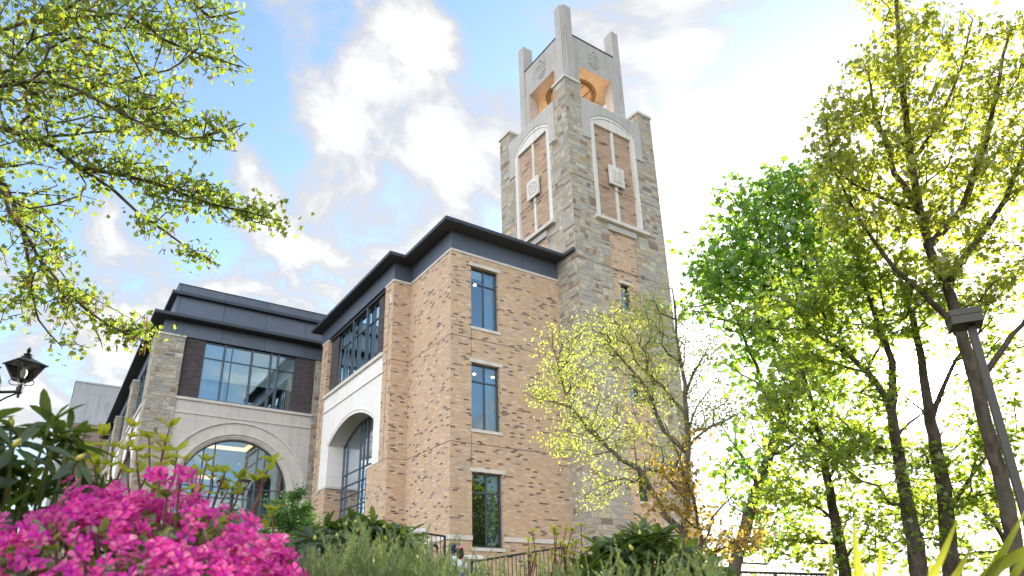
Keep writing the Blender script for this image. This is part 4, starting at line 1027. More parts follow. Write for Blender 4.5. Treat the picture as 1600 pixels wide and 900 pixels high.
tree('maple_tree', 'dark-trunked tree standing directly beneath the sun glare', 'tree',
     [(P((1492, 950, D), (1482, 860, D), (1476, 780, D), (1464, 700, D), (1452, 640, D), (1440, 560, D), (1420, 480, D), (1405, 430, D)), .15, .03),
      (P((1456, 660, D), (1480, 590, D), (1510, 540, D), (1550, 500, D)), .05, .01), (P((1478, 800, D), (1520, 740, D), (1560, 690, D)), .04, .012), (P((1462, 690, D), (1440, 640, D), (1400, 610, D)), .03, .01)],
     [blob(1500, 710, D, 60, 36, .8, 20), blob(1550, 640, D, 46, 46, .8, 18), blob(1560, 550, D, 46, 40, .8, 18), blob(1520, 780, D, 50, 40, .8, 18), blob(1380, 530, D, 40, 34, .8, 10), blob(1480, 470, D, 60, 30, .8, 18), blob(1420, 720, D, 46, 30, .7, 12), blob(1570, 720, D, 40, 70, .8, 20),
      blob(1520, 480, D, 40, 30, .8, 12), blob(1450, 800, D, 40, 50, .8, 12)],
     BARKD, L_GREEN, 41, step=.24, leaf=.095, per=11, spread=.13, twig=.0046, clump=1, up=1.2, dense=1.8, flat=.4)
D = 12.5
tree('maple_tree', 'thinner-trunked tree left of the sunlit pair, its low leaves above the far railing', 'tree',
     [(P((1324, 940, D), (1316, 870, D), (1300, 790, D), (1292, 740, D), (1280, 680, D), (1262, 610, D), (1240, 540, D)), .12, .02), (P((1308, 820, D), (1280, 795, D), (1240, 780, D), (1215, 782, D)), .04, .008),
      (P((1294, 750, D), (1330, 690, D), (1360, 650, D)), .035, .008), (P((1285, 700, D), (1250, 660, D), (1215, 640, D)), .035, .008), (P((1318, 880, D), (1350, 830, D), (1375, 790, D)), .025, .008)],
     [blob(1230, 770, D, 50, 34, .9, 26), blob(1250, 700, D, 55, 40, .9, 28), blob(1330, 690, D, 55, 36, .9, 24), blob(1220, 640, D, 40, 36, .8, 18), blob(1355, 800, D, 40, 40, .9, 18), blob(1270, 850, D, 44, 36, .8, 20), blob(1210, 850, D, 30, 30, .8, 10), blob(1390, 850, D, 40, 40, .8, 14), blob(1250, 580, D, 40, 36, .8, 16)],
     BARKD, L_GREEN, 43, step=.26, leaf=.108, per=11, spread=.15, twig=.005, clump=1, up=1.2, dense=1.6, flat=.4)
D = 15.0
tree('sapling', 'thin leaning sapling at the far right behind the dark trunks', 'tree',
     [(P((1640, 985, D), (1600, 900, D), (1555, 820, D), (1500, 770, D), (1440, 740, D)), .09, .012), (P((1600, 900, D), (1560, 790, D), (1530, 720, D)), .05, .01), (P((1555, 820, D), (1530, 790, D), (1500, 720, D)), .03, .01)],
     [blob(1560, 800, D, 40, 50, 1, 16), blob(1440, 790, D, 60, 50, 1, 26), blob(1530, 860, D, 50, 30, 1, 12), blob(1440, 870, D, 60, 30, 1, 14), blob(1340, 880, D, 50, 20, 1, 8)],
     BARKD, L_GREEN, 47, step=.3, leaf=.12, per=11, spread=.17, twig=.006, clump=1, up=1.2, dense=1.6, flat=.4)
# two big trees behind the viewer's right shoulder, seen mirrored in the lower windows
for i, (x, y, s) in enumerate(((27, -3, 53), (34, 5, 59))):
    z = ground_z(x, y)
    tree('shade_tree', ('broad leafy tree across the lawn, mirrored in the lowest window of the brick hall' if i == 0 else 'second leafy tree across the lawn, seen only as a reflection'), 'tree',
         [([(x, y, z), (x + .2, y, z + 3), (x, y + .2, z + 6), (x, y, z + 9)], .3, .08)], [wblob((x, y, z + 7.5), 3.6, 3.6, 3.6, 160), wblob((x, y, z + 4), 3.0, 3.0, 1.6, 60)],
         BARKD, L_GREEN, s, step=.7, leaf=.30, per=18, spread=.45, twig=.012, clump=3)
# ------------------------------------------------------------------ lamps, light pole, rails, piers
LGLASS = glass_mat('lantern_glass', (.93, .96, .96), (1, 1, 1), .03)
BULB = plain_mat('frosted_bulb', (.8, .8, .78), .3)
def lantern(T, B, rot, S=.77):
    B = Vector(B)
    def rb(z0, h0, z1, h1, mb):
        V = []
        for z, h in ((z0, h0), (z1, h1)):
            for k in range(4):
                a = rot + R_(45 + 90 * k); V.append((B.x + S * 1.414 * h * math.cos(a), B.y + S * 1.414 * h * math.sin(a), B.z + z * S))
        mb.add(V, [(3, 2, 1, 0), (4, 5, 6, 7)] + [(k, (k + 1) % 4, 4 + (k + 1) % 4, 4 + k) for k in range(4)])
    def cn(k, z, h):
        a = rot + R_(45 + 90 * k); return Vector((B.x + S * 1.414 * h * math.cos(a), B.y + S * 1.414 * h * math.sin(a), B.z + z * S))
    f = MB()
    f.lathe(B, [(r * S, z * S) for r, z in [(.016, -.10), (.026, -.04), (.045, -.01), (.05, .04), (.045, .08), (.02, .10), (.02, .17)]], 12)
    rb(.165, .085, .19, .09, f)
    for k in range(4):
        f.tube([cn(k, .18, .086), cn(k, .42, .185)], .011, 6)
    for k in range(4): f.tube([cn(k, .42, .186), cn(k + 1, .42, .186)], .010, 6)
    fr_ = f.build('lantern_frame', IRON, T)
    s = MB()
    for k in range(4):
        a = rot + R_(90 * k + 45); c = B + Vector((math.cos(a), math.sin(a), 0)) * .066 + Vector((0, 0, .115))
        s.tube([c + Vector((math.cos(a) * .062 * math.cos(t), math.sin(a) * .062 * math.cos(t), .038 * math.sin(t))) for t in np.linspace(0, 2 * math.pi, 17)], .005, 5, cap=False)
    s.build('wire_scroll', IRON, fr_)
    for k in range(4):
        g = MB(); g.quad(cn(k, .195, .083), cn(k + 1, .195, .083), cn(k + 1, .412, .176), cn(k, .412, .176)); g.build('glass_pane', LGLASS, fr_)
    r = MB(); rb(.425, .222, .44, .222, r); rb(.4401, .215, .53, .07, r); r.lathe(B, [(q_ * S, z_ * S) for q_, z_ in [(.085, .531), (.09, .55), (.05, .575), (.062, .60), (.03, .62), (.02, .635), (.034, .665), (.028, .69), (.004, .725)]], 14)
    r.build('lantern_roof', IRON, fr_)
    b = MB(); b.lathe(B, [(q_ * S, z_ * S) for q_, z_ in [(.02, .19), (.03, .23), (.05, .28), (.048, .33), (.03, .36), (.02, .42)]], 12); b.build('bulb', BULB, fr_, smooth=True)
def lamp_post(label, base, d_right, rot, arm=.28):
    base = Vector(base); dv = Vector(d_right).normalized()          # base: the foot of the first lantern
    c = base - dv * arm; gz = ground_z(c.x, c.y)
    T = thing('street_lamp', label, 'street lamp', (c.x, c.y, gz), 'black twin-lantern lamps by the walk')
    m = MB(); m.lathe((c.x, c.y, gz), [(.16, -.1), (.16, .12), (.11, .2), (.09, .5), (.055, .6), (.045, base.z - gz - .1), (.06, base.z - gz - .06), (.06, base.z - gz + .02), (.03, base.z - gz + .06), (.045, base.z - gz + .12), (.005, base.z - gz + .22)], 16)
    m.build('post', IRON, T, smooth=False)
    a = MB(); a.tube([base - dv * 2 * arm, base], .018, 8); a.tube([c + Vector((0, 0, -.16)), c + dv * arm * .5 + Vector((0, 0, -.07)), base + Vector((0, 0, -.01))], .010, 6); a.tube([c + Vector((0, 0, -.16)), c - dv * arm * .5 + Vector((0, 0, -.07)), base - dv * 2 * arm + Vector((0, 0, -.01))], .010, 6)
    a.build('cross_arm', IRON, T)
    lantern(T, base, rot); lantern(T, base - dv * 2 * arm, rot)
CRH = Vector((CR.x, CR.y, 0)).normalized()
lamp_post('black four-sided lantern on a bracket arm above the dark rhododendron leaves at the left edge', at(30, 612, 8.0), CRH, R_(28))
lamp_post('black lantern lamp in front of the lower panes of the round-arched window', at(379, 771, 18.5), CRH, R_(-4), .28)

POLEM = plain_mat('bronze_painted_steel', (.050, .044, .037), .55, .2, .3, 3)
w_ = (at(1516, 505, 1) * 8.0); pz = ground_z(w_.x, w_.y)
T = thing('light_pole', 'dark square-section light pole with a flat box head between the trees on the right', 'light pole', (w_.x, w_.y, pz))
def rbox(mb, c, hx, hy, z0, z1, a):
    V = []
    for z in (z0, z1):
        for sx_, sy_ in ((-1, -1), (1, -1), (1, 1), (-1, 1)):
            x, y = sx_ * hx, sy_ * hy; V.append((c[0] + x * math.cos(a) - y * math.sin(a), c[1] + x * math.sin(a) + y * math.cos(a), z))
    mb.add(V, [(3, 2, 1, 0), (4, 5, 6, 7), (0, 1, 5, 4), (1, 2, 6, 5), (2, 3, 7, 6), (3, 0, 4, 7)])
pa = math.atan2(CF.y, CF.x) - R_(90) + R_(-22)
m = MB(); rbox(m, w_, .038, .038, pz - .1, w_.z - .03, pa); m.build('pole', POLEM, T)
hc = Vector(w_) - CRH * .06
m = MB(); rbox(m, hc, .155, .155, w_.z - .04, w_.z + .055, pa); rbox(m, hc, .162, .162, w_.z + .058, w_.z + .13, pa); m.build('lamp_head', POLEM, T)

RAILM = plain_mat('black_painted_rail', (.014, .014, .015), .4, .2, .2, 4)
def railing(label, a, b, h=1.0, gap=.115, posts=(0, 1), ends=.03, low=.12):
    a, b = Vector(a), Vector(b); L = (b - a).length; d = (b - a) / L
    mid = (a + b) / 2; T = thing('railing', label, 'railing', (mid.x, mid.y, ground_z(mid.x, mid.y)))
    t = MB(); t.tube([a - d * ends, b + d * ends], .03, 8); t.build('top_rail', RAILM, T)
    t = MB(); dz = Vector((0, 0, -h + low)); t.tube([a + dz, b + dz], .016, 6); t.build('bottom_rail', RAILM, T)
    n = int(L / gap); bl = MB()
    for i in range(1, n):
        p = a + (b - a) * (i / n); bl.tube([p, p + dz], .012, 5)
    bl.build('balusters', RAILM, T)
    for f_ in posts:
        p = a + (b - a) * f_; g = ground_z(p.x, p.y); q_ = MB(); q_.box(p.x - .027, p.x + .027, p.y - .027, p.y + .027, min(g, p.z - h) - .05, p.z + .01); q_.build('post', RAILM, T)
    return T
railing('long sloping black handrail with thin balusters rising in front of the lowest hall window', at(737, 878, 19.3), at(886, 854, 19.8), 1.0, posts=(0, .6, .97))
railing('short black stair railing beside the capped pale stone pier', at(661, 833, 20.4), at(695, 838, 20.4), .95, posts=(0, 1))
railing('black iron guard rail half hidden behind the big rhododendron and the bronze maple', at(1070, 866, 11.5), at(1116, 860, 11.3), .95, posts=(0, 1))
railing('low black railing running under the trees to the right of the rhododendron', at(1128, 893, 15.5), at(1300, 898, 14.5), .95, gap=.10, posts=(0, .5, 1))
def pier_(name, label, c, hw, zt, mat):
    g = ground_z(c.x, c.y); T = thing(name, label, 'pier', (c.x, c.y, g))
    m = MB(); m.box(c.x - hw, c.x + hw, c.y - hw, c.y + hw, g - .2, zt - .12); m.build('shaft', mat, T)
    m = MB(); m.box(c.x - hw - .05, c.x + hw + .05, c.y - hw - .05, c.y + hw + .05, zt - .12, zt - .03); m.box(c.x - hw - .02, c.x + hw + .02, c.y - hw - .02, c.y + hw + .02, zt - .028, zt); m.build('cap', LIMEWHITE, T)
c = at(646, 829, 20.8); pier_('stone_pier_post', 'pale stone pier with a flat cap at the head of the stair railing', c, .24, c.z + .06, LIMEWHITE)
c = at(737, 871, 20.3); pier_('stone_pier_post', 'low grey ashlar pier with a pale flat cap below the lowest hall window', c, .2, c.z + .05, STONE)

# ------------------------------------------------------------------ foreground planting
rng = np.random.default_rng(5)
L_AZ = leaf_mat('azalea_leaf', [(.09, .14, .02), (.16, .20, .03), (.06, .10, .015)], [(.25, .38, .03), (.4, .46, .05), (.2, .3, .02)], .08)
def petal_mat(name, cols, trans):
    m, nt = new_mat(name)
    rnd = nt.n('ShaderNodeNewGeometry').outputs['Random Per Island']; th = nt.n('ShaderNodeAttribute', attribute_name='throat').outputs['Fac']
    st = [i / (len(cols) - 1) for i in range(len(cols))]
    c = nt.ramp(rnd, list(zip(st, cols))); t = nt.ramp(rnd, list(zip(st, trans)))
    f = nt.mr(th, .05, .55)                            # deeper colour in the throat of each flower, paler rim
    c = nt.mix(f, (.30, .012, .17), c); t = nt.mix(f, (.50, .02, .32), t)
    d = nt.n('ShaderNodeBsdfDiffuse', {0: c}).outputs[0]; tr = nt.n('ShaderNodeBsdfTranslucent', {0: t}).outputs[0]
    out(nt, nt.n('ShaderNodeMixShader', {0: .45, 1: d, 2: tr}).outputs[0]); return m
PETALM = petal_mat('magenta_petal', [(.62, .03, .34), (.74, .06, .37), (.84, .15, .43), (.54, .03, .38), (.82, .09, .33), (.90, .30, .48)], [(.84, .06, .48), (.90, .10, .50), (.94, .26, .56), (.76, .07, .54), (.94, .15, .44), (.97, .42, .60)])
STEMB = plain_mat('brown_stem', (.12, .075, .045), .8)
STEMR = plain_mat('red_stem', (.15, .035, .035), .6)
STEMG = plain_mat('green_stem', (.16, .20, .05), .6)
def stems(mb, root, tips, r=.004, bend=.15):
    root = Vector(root)
    for t in tips:
        t = Vector(t); mid = (root + t) / 2 + Vector((0, 0, .1 * (t - root).length)) + Vector(rng.normal(0, bend * .2, 3)); mb.tube([root, root.lerp(mid, .6), mid, t.lerp(mid, .3), t], [r * 2, r * 1.7, r * 1.3, r, r * .8], 5, cap=False)
def lobes_points(lobes, n, up=-.25):
    """random points on the upper outside of several ellipsoid lobes -> positions, outward normals"""
    PP, NN = [], []
    areas = [l[4] for l in lobes]; tot = sum(areas)
    for (c, rx, ry, rz, wgt) in lobes:
        k = int(n * wgt / tot); v = unit(rng.normal(size=(k * 3, 3))); v = v[v[:, 2] > up][:k]
        p = np.array(c) + v[:, :1] * rx * np.array(CRH) + v[:, 1:2] * ry * np.array(CFH) + v[:, 2:] * rz * np.array((0, 0, 1.))
        nn = unit(v[:, :1] / rx * np.array(CRH) + v[:, 1:2] / ry * np.array(CFH) + v[:, 2:] / rz * np.array((0, 0, 1.)))
        PP.append(p); NN.append(nn)
    PP, NN = np.concatenate(PP), np.concatenate(NN)
    keep = np.ones(len(PP), bool)                     # drop points buried inside another lobe
    for (c, rx, ry, rz, _) in lobes:
        dlt = PP - np.array(c); e = (dlt @ np.array(CRH) / rx) ** 2 + (dlt @ np.array(CFH) / ry) ** 2 + (dlt[:, 2] / rz) ** 2
        keep &= e > .80
    return PP[keep], NN[keep]
CFH = Vector((CF.x, CF.y, 0)).normalized()
def lobe(px, py, d, rx, rz, ry, wgt): return (tuple(at(px, py, d)), rx, ry, rz, wgt)

# azalea
az = [lobe(255, 905, 1.62, .20, .165, .20, 1.3), lobe(120, 925, 1.50, .20, .155, .2, 1.3), lobe(368, 948, 1.55, .12, .125, .16, .9), lobe(10, 950, 1.45, .18, .14, .18, .9), lobe(200, 990, 1.36, .28, .14, .16, 1.2),
      lobe(325, 882, 1.75, .10, .10, .12, .6), lobe(180, 830, 1.72, .10, .075, .12, .6), lobe(262, 765, 1.62, .028, .030, .03, .045), lobe(130, 815, 1.75, .06, .045, .06, .14), lobe(335, 835, 1.75, .06, .045, .06, .13), lobe(390, 990, 1.42, .11, .11, .12, .55)]
c0 = at(220, 1050, 1.6); gz0 = ground_z(c0.x, c0.y)
T = thing('azalea_bush', 'rounded azalea bush covered in bright magenta-pink flowers', 'bush', (c0.x, c0.y, gz0))
pts, nrm = lobes_points(az, 760)
clump_n = np.array([math.sin(p[0] * 41) * math.sin(p[1] * 45 + 1) * math.sin(p[2] * 49 + 2) for p in pts])
sel = clump_n > -.18
tp, tn = pts[sel], nrm[sel]
fp, fn = [], []
for p, n_ in zip(tp, tn):
    for _ in range(rng.integers(3, 7)):
        dv = unit(n_ + rng.normal(0, .55, 3)); fp.append(p + dv * .022 + rng.normal(0, .012, 3)); fn.append(dv + rng.normal(0, .15, 3))
fp, fn = np.array(fp), np.array(fn)
V, F = scatter(FLOWER, FLOWER_F, fp, np.cross(fn, rng.normal(size=fn.shape)), fn, .0175 * (.75 + .5 * rng.random(len(fp))))
bl_ = add_mesh('blossoms', V, F, PETALM, T)
at_ = bl_.data.attributes.new('throat', 'FLOAT', 'POINT'); at_.data.foreach_set('value', np.tile(np.hypot(FLOWER[:, 0], FLOWER[:, 1]), len(fp)).astype(np.float32))
ST = np.array([(0, -.012, 0), (1, -.006, .1), (1, .006, .1), (0, .012, 0)]); STF = [(0, 1, 2, 3)]
lp, ln = lobes_points([(c, a * .97, b_ * .97, e_ * .97, w__) for c, a, b_, e_, w__ in az], 2600)
lp = lp - ln * rng.random((len(lp), 1)) * .05
V, F = scatter(OVAL, OVAL_F, lp, unit(ln * .6 + rng.normal(0, .6, ln.shape)), ln + rng.normal(0, .5, ln.shape), .030 * (.6 + .7 * rng.random(len(lp))))
add_mesh('leaves', V, F, L_AZ, T)
mb = MB(); root = Vector((c0.x, c0.y, gz0))
for c, a, b_, e_, w__ in az: stems(mb, root + Vector(rng.normal(0, .04, 3)), [Vector(c)] + [Vector(p) for p in pts[rng.choice(len(pts), 14)] if (Vector(p) - Vector(c)).length < .3], .0035)
mb.build('stems', STEMB, T)

# rhododendrons: whorls of long leathery leaves
L_RH = leaf_mat('rhododendron_leaf', [(.030, .062, .018), (.045, .082, .020), (.065, .10, .024), (.024, .050, .016)], [(.10, .19, .02), (.16, .26, .03), (.22, .3, .04), (.08, .15, .02)], .07, .30, tw=.38)
BUDM = plain_mat('yellow_bud', (.55, .47, .08), .5, 0, .2, 30)
def rhodo(label, lobes, n, leaf, seed, inner=.9, budp=.5, droop=.25, root=None, shell=(0, .22)):
    global rng
    rng = np.random.default_rng(seed)
    cx = sum((Vector(l[0]) for l in lobes), Vector()) / len(lobes); rt = Vector(root) if root else cx
    g = ground_z(rt.x, rt.y); T = thing('rhododendron', label, 'shrub', (rt.x, rt.y, g))
    p, nn = lobes_points(lobes, n); lv, lx, ln_, ls = [], [], [], []; bp, bd = [], []
    dep = shell[0] + (shell[1] - shell[0]) * rng.random(len(p)) ** 2
    p = p - nn * dep[:, None] * np.mean([l[1] for l in lobes])
    for q_, m_ in zip(p, nn):
        ax = unit(m_ * .8 + np.array((0, 0, .7)) + rng.normal(0, .3, 3)); s1 = unit(np.cross(ax, rng.normal(size=3))); s2 = np.cross(ax, s1)
        k = rng.integers(7, 12); a0 = rng.random() * 6.28; tilt = rng.normal(.05, .25) - droop
        for i in range(k):
            a = a0 + i * 2.4; r_ = s1 * math.cos(a) + s2 * math.sin(a); t = tilt + rng.normal(0, .22) + (.5 if i < 3 else 0)
            lv.append(q_ + r_ * .006); lx.append(r_ + ax * t); ln_.append(ax - r_ * t + rng.normal(0, .12, 3)); ls.append(leaf * (.65 + .5 * rng.random()))
        if rng.random() < budp: bp.append(q_); bd.append(ax)
    V, F = scatter(LONG, LONG_F, np.array(lv), np.array(lx), np.array(ln_), np.array(ls))
    add_mesh('leaves', V, F, L_RH, T, smooth=True)
    mb = MB(); stems(mb, rt.xyz if False else Vector((rt.x, rt.y, g)), [Vector(x) for x in p], .0045); mb.build('stems', STEMG, T)
    if bp:
        mb = MB()
        for q_, a in zip(bp, bd):
            q_, a = Vector(q_), Vector(a); L = leaf * .28; mb.tube([q_, q_ + a * L * .3, q_ + a * L * .6, q_ + a * L], [leaf * .05, leaf * .085, leaf * .07, leaf * .008], 7)
        mb.build('bud', BUDM, T, smooth=True, each=True)
rhodo('big dark-leaved rhododendron at the left edge behind the azalea, under the lantern', [lobe(-10, 780, 1.75, .22, .20, .22, 1.2), lobe(70, 800, 1.85, .12, .13, .16, .7), lobe(-40, 710, 1.8, .12, .09, .14, .6), lobe(40, 850, 1.7, .16, .15, .16, .7), lobe(110, 755, 1.95, .04, .04, .05, .1), lobe(5, 690, 1.75, .07, .045, .06, .3), lobe(60, 712, 1.85, .07, .06, .08, .25), lobe(88, 672, 1.85, .03, .028, .04, .10), lobe(105, 715, 1.9, .04, .04, .05, .14)]
      , 105, .10, 7, root=at(-20, 1100, 1.85))
rhodo('low rhododendron with yellow buds below the brick piers of the hall entrance', [lobe(560, 862, 3.6, .20, .15, .2, 1), lobe(500, 868, 3.5, .15, .13, .2, .8), lobe(610, 862, 3.7, .14, .12, .2, .6), lobe(455, 880, 3.5, .10, .08, .15, .3)], 150, .115, 8, budp=.7, root=at(560, 1050, 3.6))
rhodo('large rhododendron with blue-green leaves and yellow buds in front of the tower foot', [lobe(1010, 902, 2.7, .22, .165, .22, 1.3), lobe(935, 922, 2.55, .11, .10, .15, .5), lobe(1080, 918, 2.7, .13, .11, .18, .6), lobe(990, 874, 2.8, .12, .10, .12, .5), lobe(1120, 930, 2.6, .08, .08, .1, .25), lobe(900, 930, 2.4, .08, .07, .1, .25)], 145, .108, 9, budp=.4, root=at(1010, 1120, 2.7))

# shrub of red upright stems with young yellow-green leaf tufts
L_YOUNG = leaf_mat('young_leaf_tuft', [(.26, .32, .03), (.33, .34, .035), (.20, .27, .025)], [(.56, .62, .05), (.64, .60, .06), (.46, .54, .04)], .06, tw=.5)
def tuft_shrub(label, root, tips, d, leaf, lower=2, seed=1, r=.0035):
    rg = np.random.default_rng(seed); root = Vector(root); g = ground_z(root.x, root.y)
    T = thing('young_shrub', label, 'shrub', (root.x, root.y, g))
    mb = MB(); lp_, lx_, ln_ = [], [], []
    for (px, py, bx, by, dd) in tips:
        t = at(px, py, d + dd); b0 = at(bx, by, d + dd * .7); r0 = Vector((root.x, root.y, g)) + Vector(rg.normal(0, .03, 3))
        mid = b0.lerp(t, .5) + Vector(rg.normal(0, .012, 3)); mb.tube([r0, r0.lerp(b0, .5), b0, mid, t], [r * 2.2, r * 1.8, r * 1.3, r, r * .7], 6, cap=False)
        for lev in range(lower + 1):
            f = lev * .18 + (0 if lev == 0 else rg.normal(0, .03)); q_ = t.lerp(b0, min(f, .8)); k = (7 if lev == 0 else 4)
            if lev and rg.random() < .35: continue
            for i in range(k):
                a = 6.283 * i / k + rg.normal(0, .3); up_ = .75 if lev == 0 else .45; s_ = Vector((math.cos(a), math.sin(a), up_ + rg.normal(0, .25)))
                lp_.append(q_); lx_.append(s_); ln_.append(Vector((-math.cos(a) * .6, -math.sin(a) * .6, 1)) + Vector(rg.normal(0, .2, 3)))
    mb.build('stems', STEMR, T)
    lp_ = np.array([tuple(v) for v in lp_]); V, F = scatter(OVAL, OVAL_F, lp_, np.array([tuple(v) for v in lx_]), np.array([tuple(v) for v in ln_]), leaf * (.6 + .6 * rg.random(len(lp_))))
    add_mesh('leaves', V, F, L_YOUNG, T); return T
tips = [(133, 678, 135, 760, 0), (146, 712, 140, 780, .1), (160, 680, 165, 770, .1), (150, 728, 160, 800, .05), (176, 700, 172, 780, 0), (207, 668, 178, 760, .1), (213, 706, 220, 770, .2), (233, 686, 215, 770, .1), (257, 692, 240, 770, 0), (265, 668, 248, 765, .15), (277, 705, 262, 770, .1),
        (290, 720, 285, 780, .1), (300, 745, 292, 800, .0), (323, 722, 310, 800, .1), (308, 744, 300, 810, .2), (333, 738, 315, 800, .1), (351, 740, 330, 800, 0), (356, 766, 345, 810, .1), (376, 750, 355, 810, .1), (399, 752, 392, 800, .05), (422, 724, 398, 800, .1), (200, 740, 205, 790, 0), (245, 735, 232, 790, 0),
        (120, 720, 130, 780, .1), (425, 800, 405, 850, .05)]
tuft_shrub('shrub of thin red stems tipped with yellow-green leaf tufts behind the azalea', at(260, 1100, 2.2), tips, 2.15, .048, 3, 2)
tips = [(832, 832, 828, 900, 0), (826, 846, 828, 900, .1), (866, 830, 862, 900, 0), (870, 838, 866, 900, .05), (876, 850, 870, 900, 0), (884, 830, 875, 900, .1), (894, 830, 884, 900, 0), (893, 856, 886, 900, .05), (838, 870, 832, 900, 0), (862, 862, 860, 900, 0), (848, 888, 850, 930, 0), (900, 850, 896, 900, .1), (908, 822, 900, 900, .1), (915, 862, 906, 900, 0)]
tuft_shrub('small shrub of red stems with sparse yellow leaves in front of the long handrail', at(868, 1080, 2.6), tips, 2.6, .030, 3, 4, .0028)

# feathery conifers: upright shoots lined with soft needles
NEED = np.array([(0, -.035, 0), (.6, -.03, .0), (1, 0, -.02), (.6, .03, 0), (0, .035, 0)]); NEEDF = [(0, 1, 2, 3, 4)]
L_NEED = leaf_mat('soft_needle', [(.14, .21, .07), (.19, .26, .095), (.10, .16, .055), (.27, .32, .12)], [(.26, .40, .10), (.34, .46, .12), (.18, .30, .07), (.42, .48, .15)], .06, tw=.35)
L_TIP = leaf_mat('pale_new_shoot', [(.46, .48, .16), (.36, .42, .12), (.56, .52, .22)], [(.5, .54, .16), (.4, .48, .12), (.6, .56, .2)], .03, tw=.4)
def feathery(label, root, base, n, seed, hgt=(.16, .30), needle=.021, tipp=.15, name='feathery_shrub', lean=.25, per=95):
    rg = np.random.default_rng(seed); root = Vector(root); g = ground_z(root.x, root.y); T = thing(name, label, 'shrub', (root.x, root.y, g))
    mb = MB(); NP, NX, NN, NS = [], [], [], []; TP, TX, TN, TS = [], [], [], []; cd = MB()
    for i in range(n):
        a, b = base(rg); a = Vector(a); h = b * (hgt[0] + (hgt[1] - hgt[0]) * rg.random()); dr = Vector((rg.normal(0, lean), rg.normal(0, lean), 1)).normalized()
        tip = a + dr * h; mid = a.lerp(tip, .5) + Vector(rg.normal(0, .015, 3)); pl = [a - Vector((0, 0, .15)), a, mid, tip]
        mb.tube(pl, [.003, .0025, .0018, .001], 4, cap=False)
        pale = rg.random() < tipp
        for k in range(per):
            t = rg.random() ** .8; p = (a.lerp(mid, t * 2) if t < .5 else mid.lerp(tip, t * 2 - 1)); v = Vector(rg.normal(size=3)).normalized(); x = v * .8 + dr * 1.1
            tgt = (TP, TX, TN, TS) if pale and t > .45 else (NP, NX, NN, NS)
            tgt[0].append(tuple(p)); tgt[1].append(tuple(x)); tgt[2].append(tuple(rg.normal(size=3))); tgt[3].append(needle * (.7 + .6 * rg.random()) * (1.0 - .5 * t * t) * (.7 if tgt[0] is TP else 1))
    mb.build('stems', STEMG, T)
    V, F = scatter(NEED, NEEDF, np.array(NP), np.array(NX), np.array(NN), np.array(NS)); add_mesh('needles', V, F, L_NEED, T)
    if TP:
        V, F = scatter(NEED * (1, 1.7, 1), NEEDF, np.array(TP), np.array(TX), np.array(TN), np.array(TS)); add_mesh('new_shoots', V, F, L_TIP, T)
    return T
def base_a(rg):
    t = rg.random(); px = 470 + 290 * t; d = 1.55 + .5 * rg.random() ; top = 872 - 34 * math.sin(math.pi * min(max((px - 455) / 300, 0), 1)) ** 1.2 + max(0, px - 650) * .35
    return at(px, top + 60 + rg.random() * 90, d), .9
feathery('feathery grey-green conifer shrub with soft upright shoots at the bottom beside the azalea', at(600, 1180, 1.75), base_a, 330, 12, (.10, .19), .024, .14)
def base_b(rg):
    px = 735 + 400 * rg.random(); d = 1.65 + .3 * rg.random(); return at(px, 915 + rg.random() * 50, d), .95
feathery('low conifer shrub with pale yellow new shoots along the bottom edge below the rhododendron', at(870, 1180, 1.75), base_b, 150, 13, (.075, .13), .015, .85, per=80)
# small bright green bush by the arched window
D = 6.0
tree('conifer_bush', 'small bright green feathery bush below the round-arched window', 'bush', [(P((452, 1000, D), (452, 900, D), (455, 820, D), (460, 775, D)), .02, .004)],
     [blob(455, 800, D, 32, 32, .18, 70), blob(436, 822, D, 26, 16, .15, 30), blob(480, 812, D, 22, 22, .12, 30), blob(464, 770, D, 12, 14, .06, 14), blob(455, 850, D, 50, 26, .25, 40), blob(500, 850, D, 30, 16, .2, 14)], BARKG,
     leaf_mat('fresh_conifer_green', [(.06, .15, .02), (.09, .20, .03), (.04, .10, .015)], [(.12, .30, .03), (.18, .36, .04), (.08, .2, .02)], .05, tw=.4), 61, step=.05, leaf=.022, per=34, spread=.022, tv=OVAL, tf=OVAL_F, twig=.0016, clump=2)
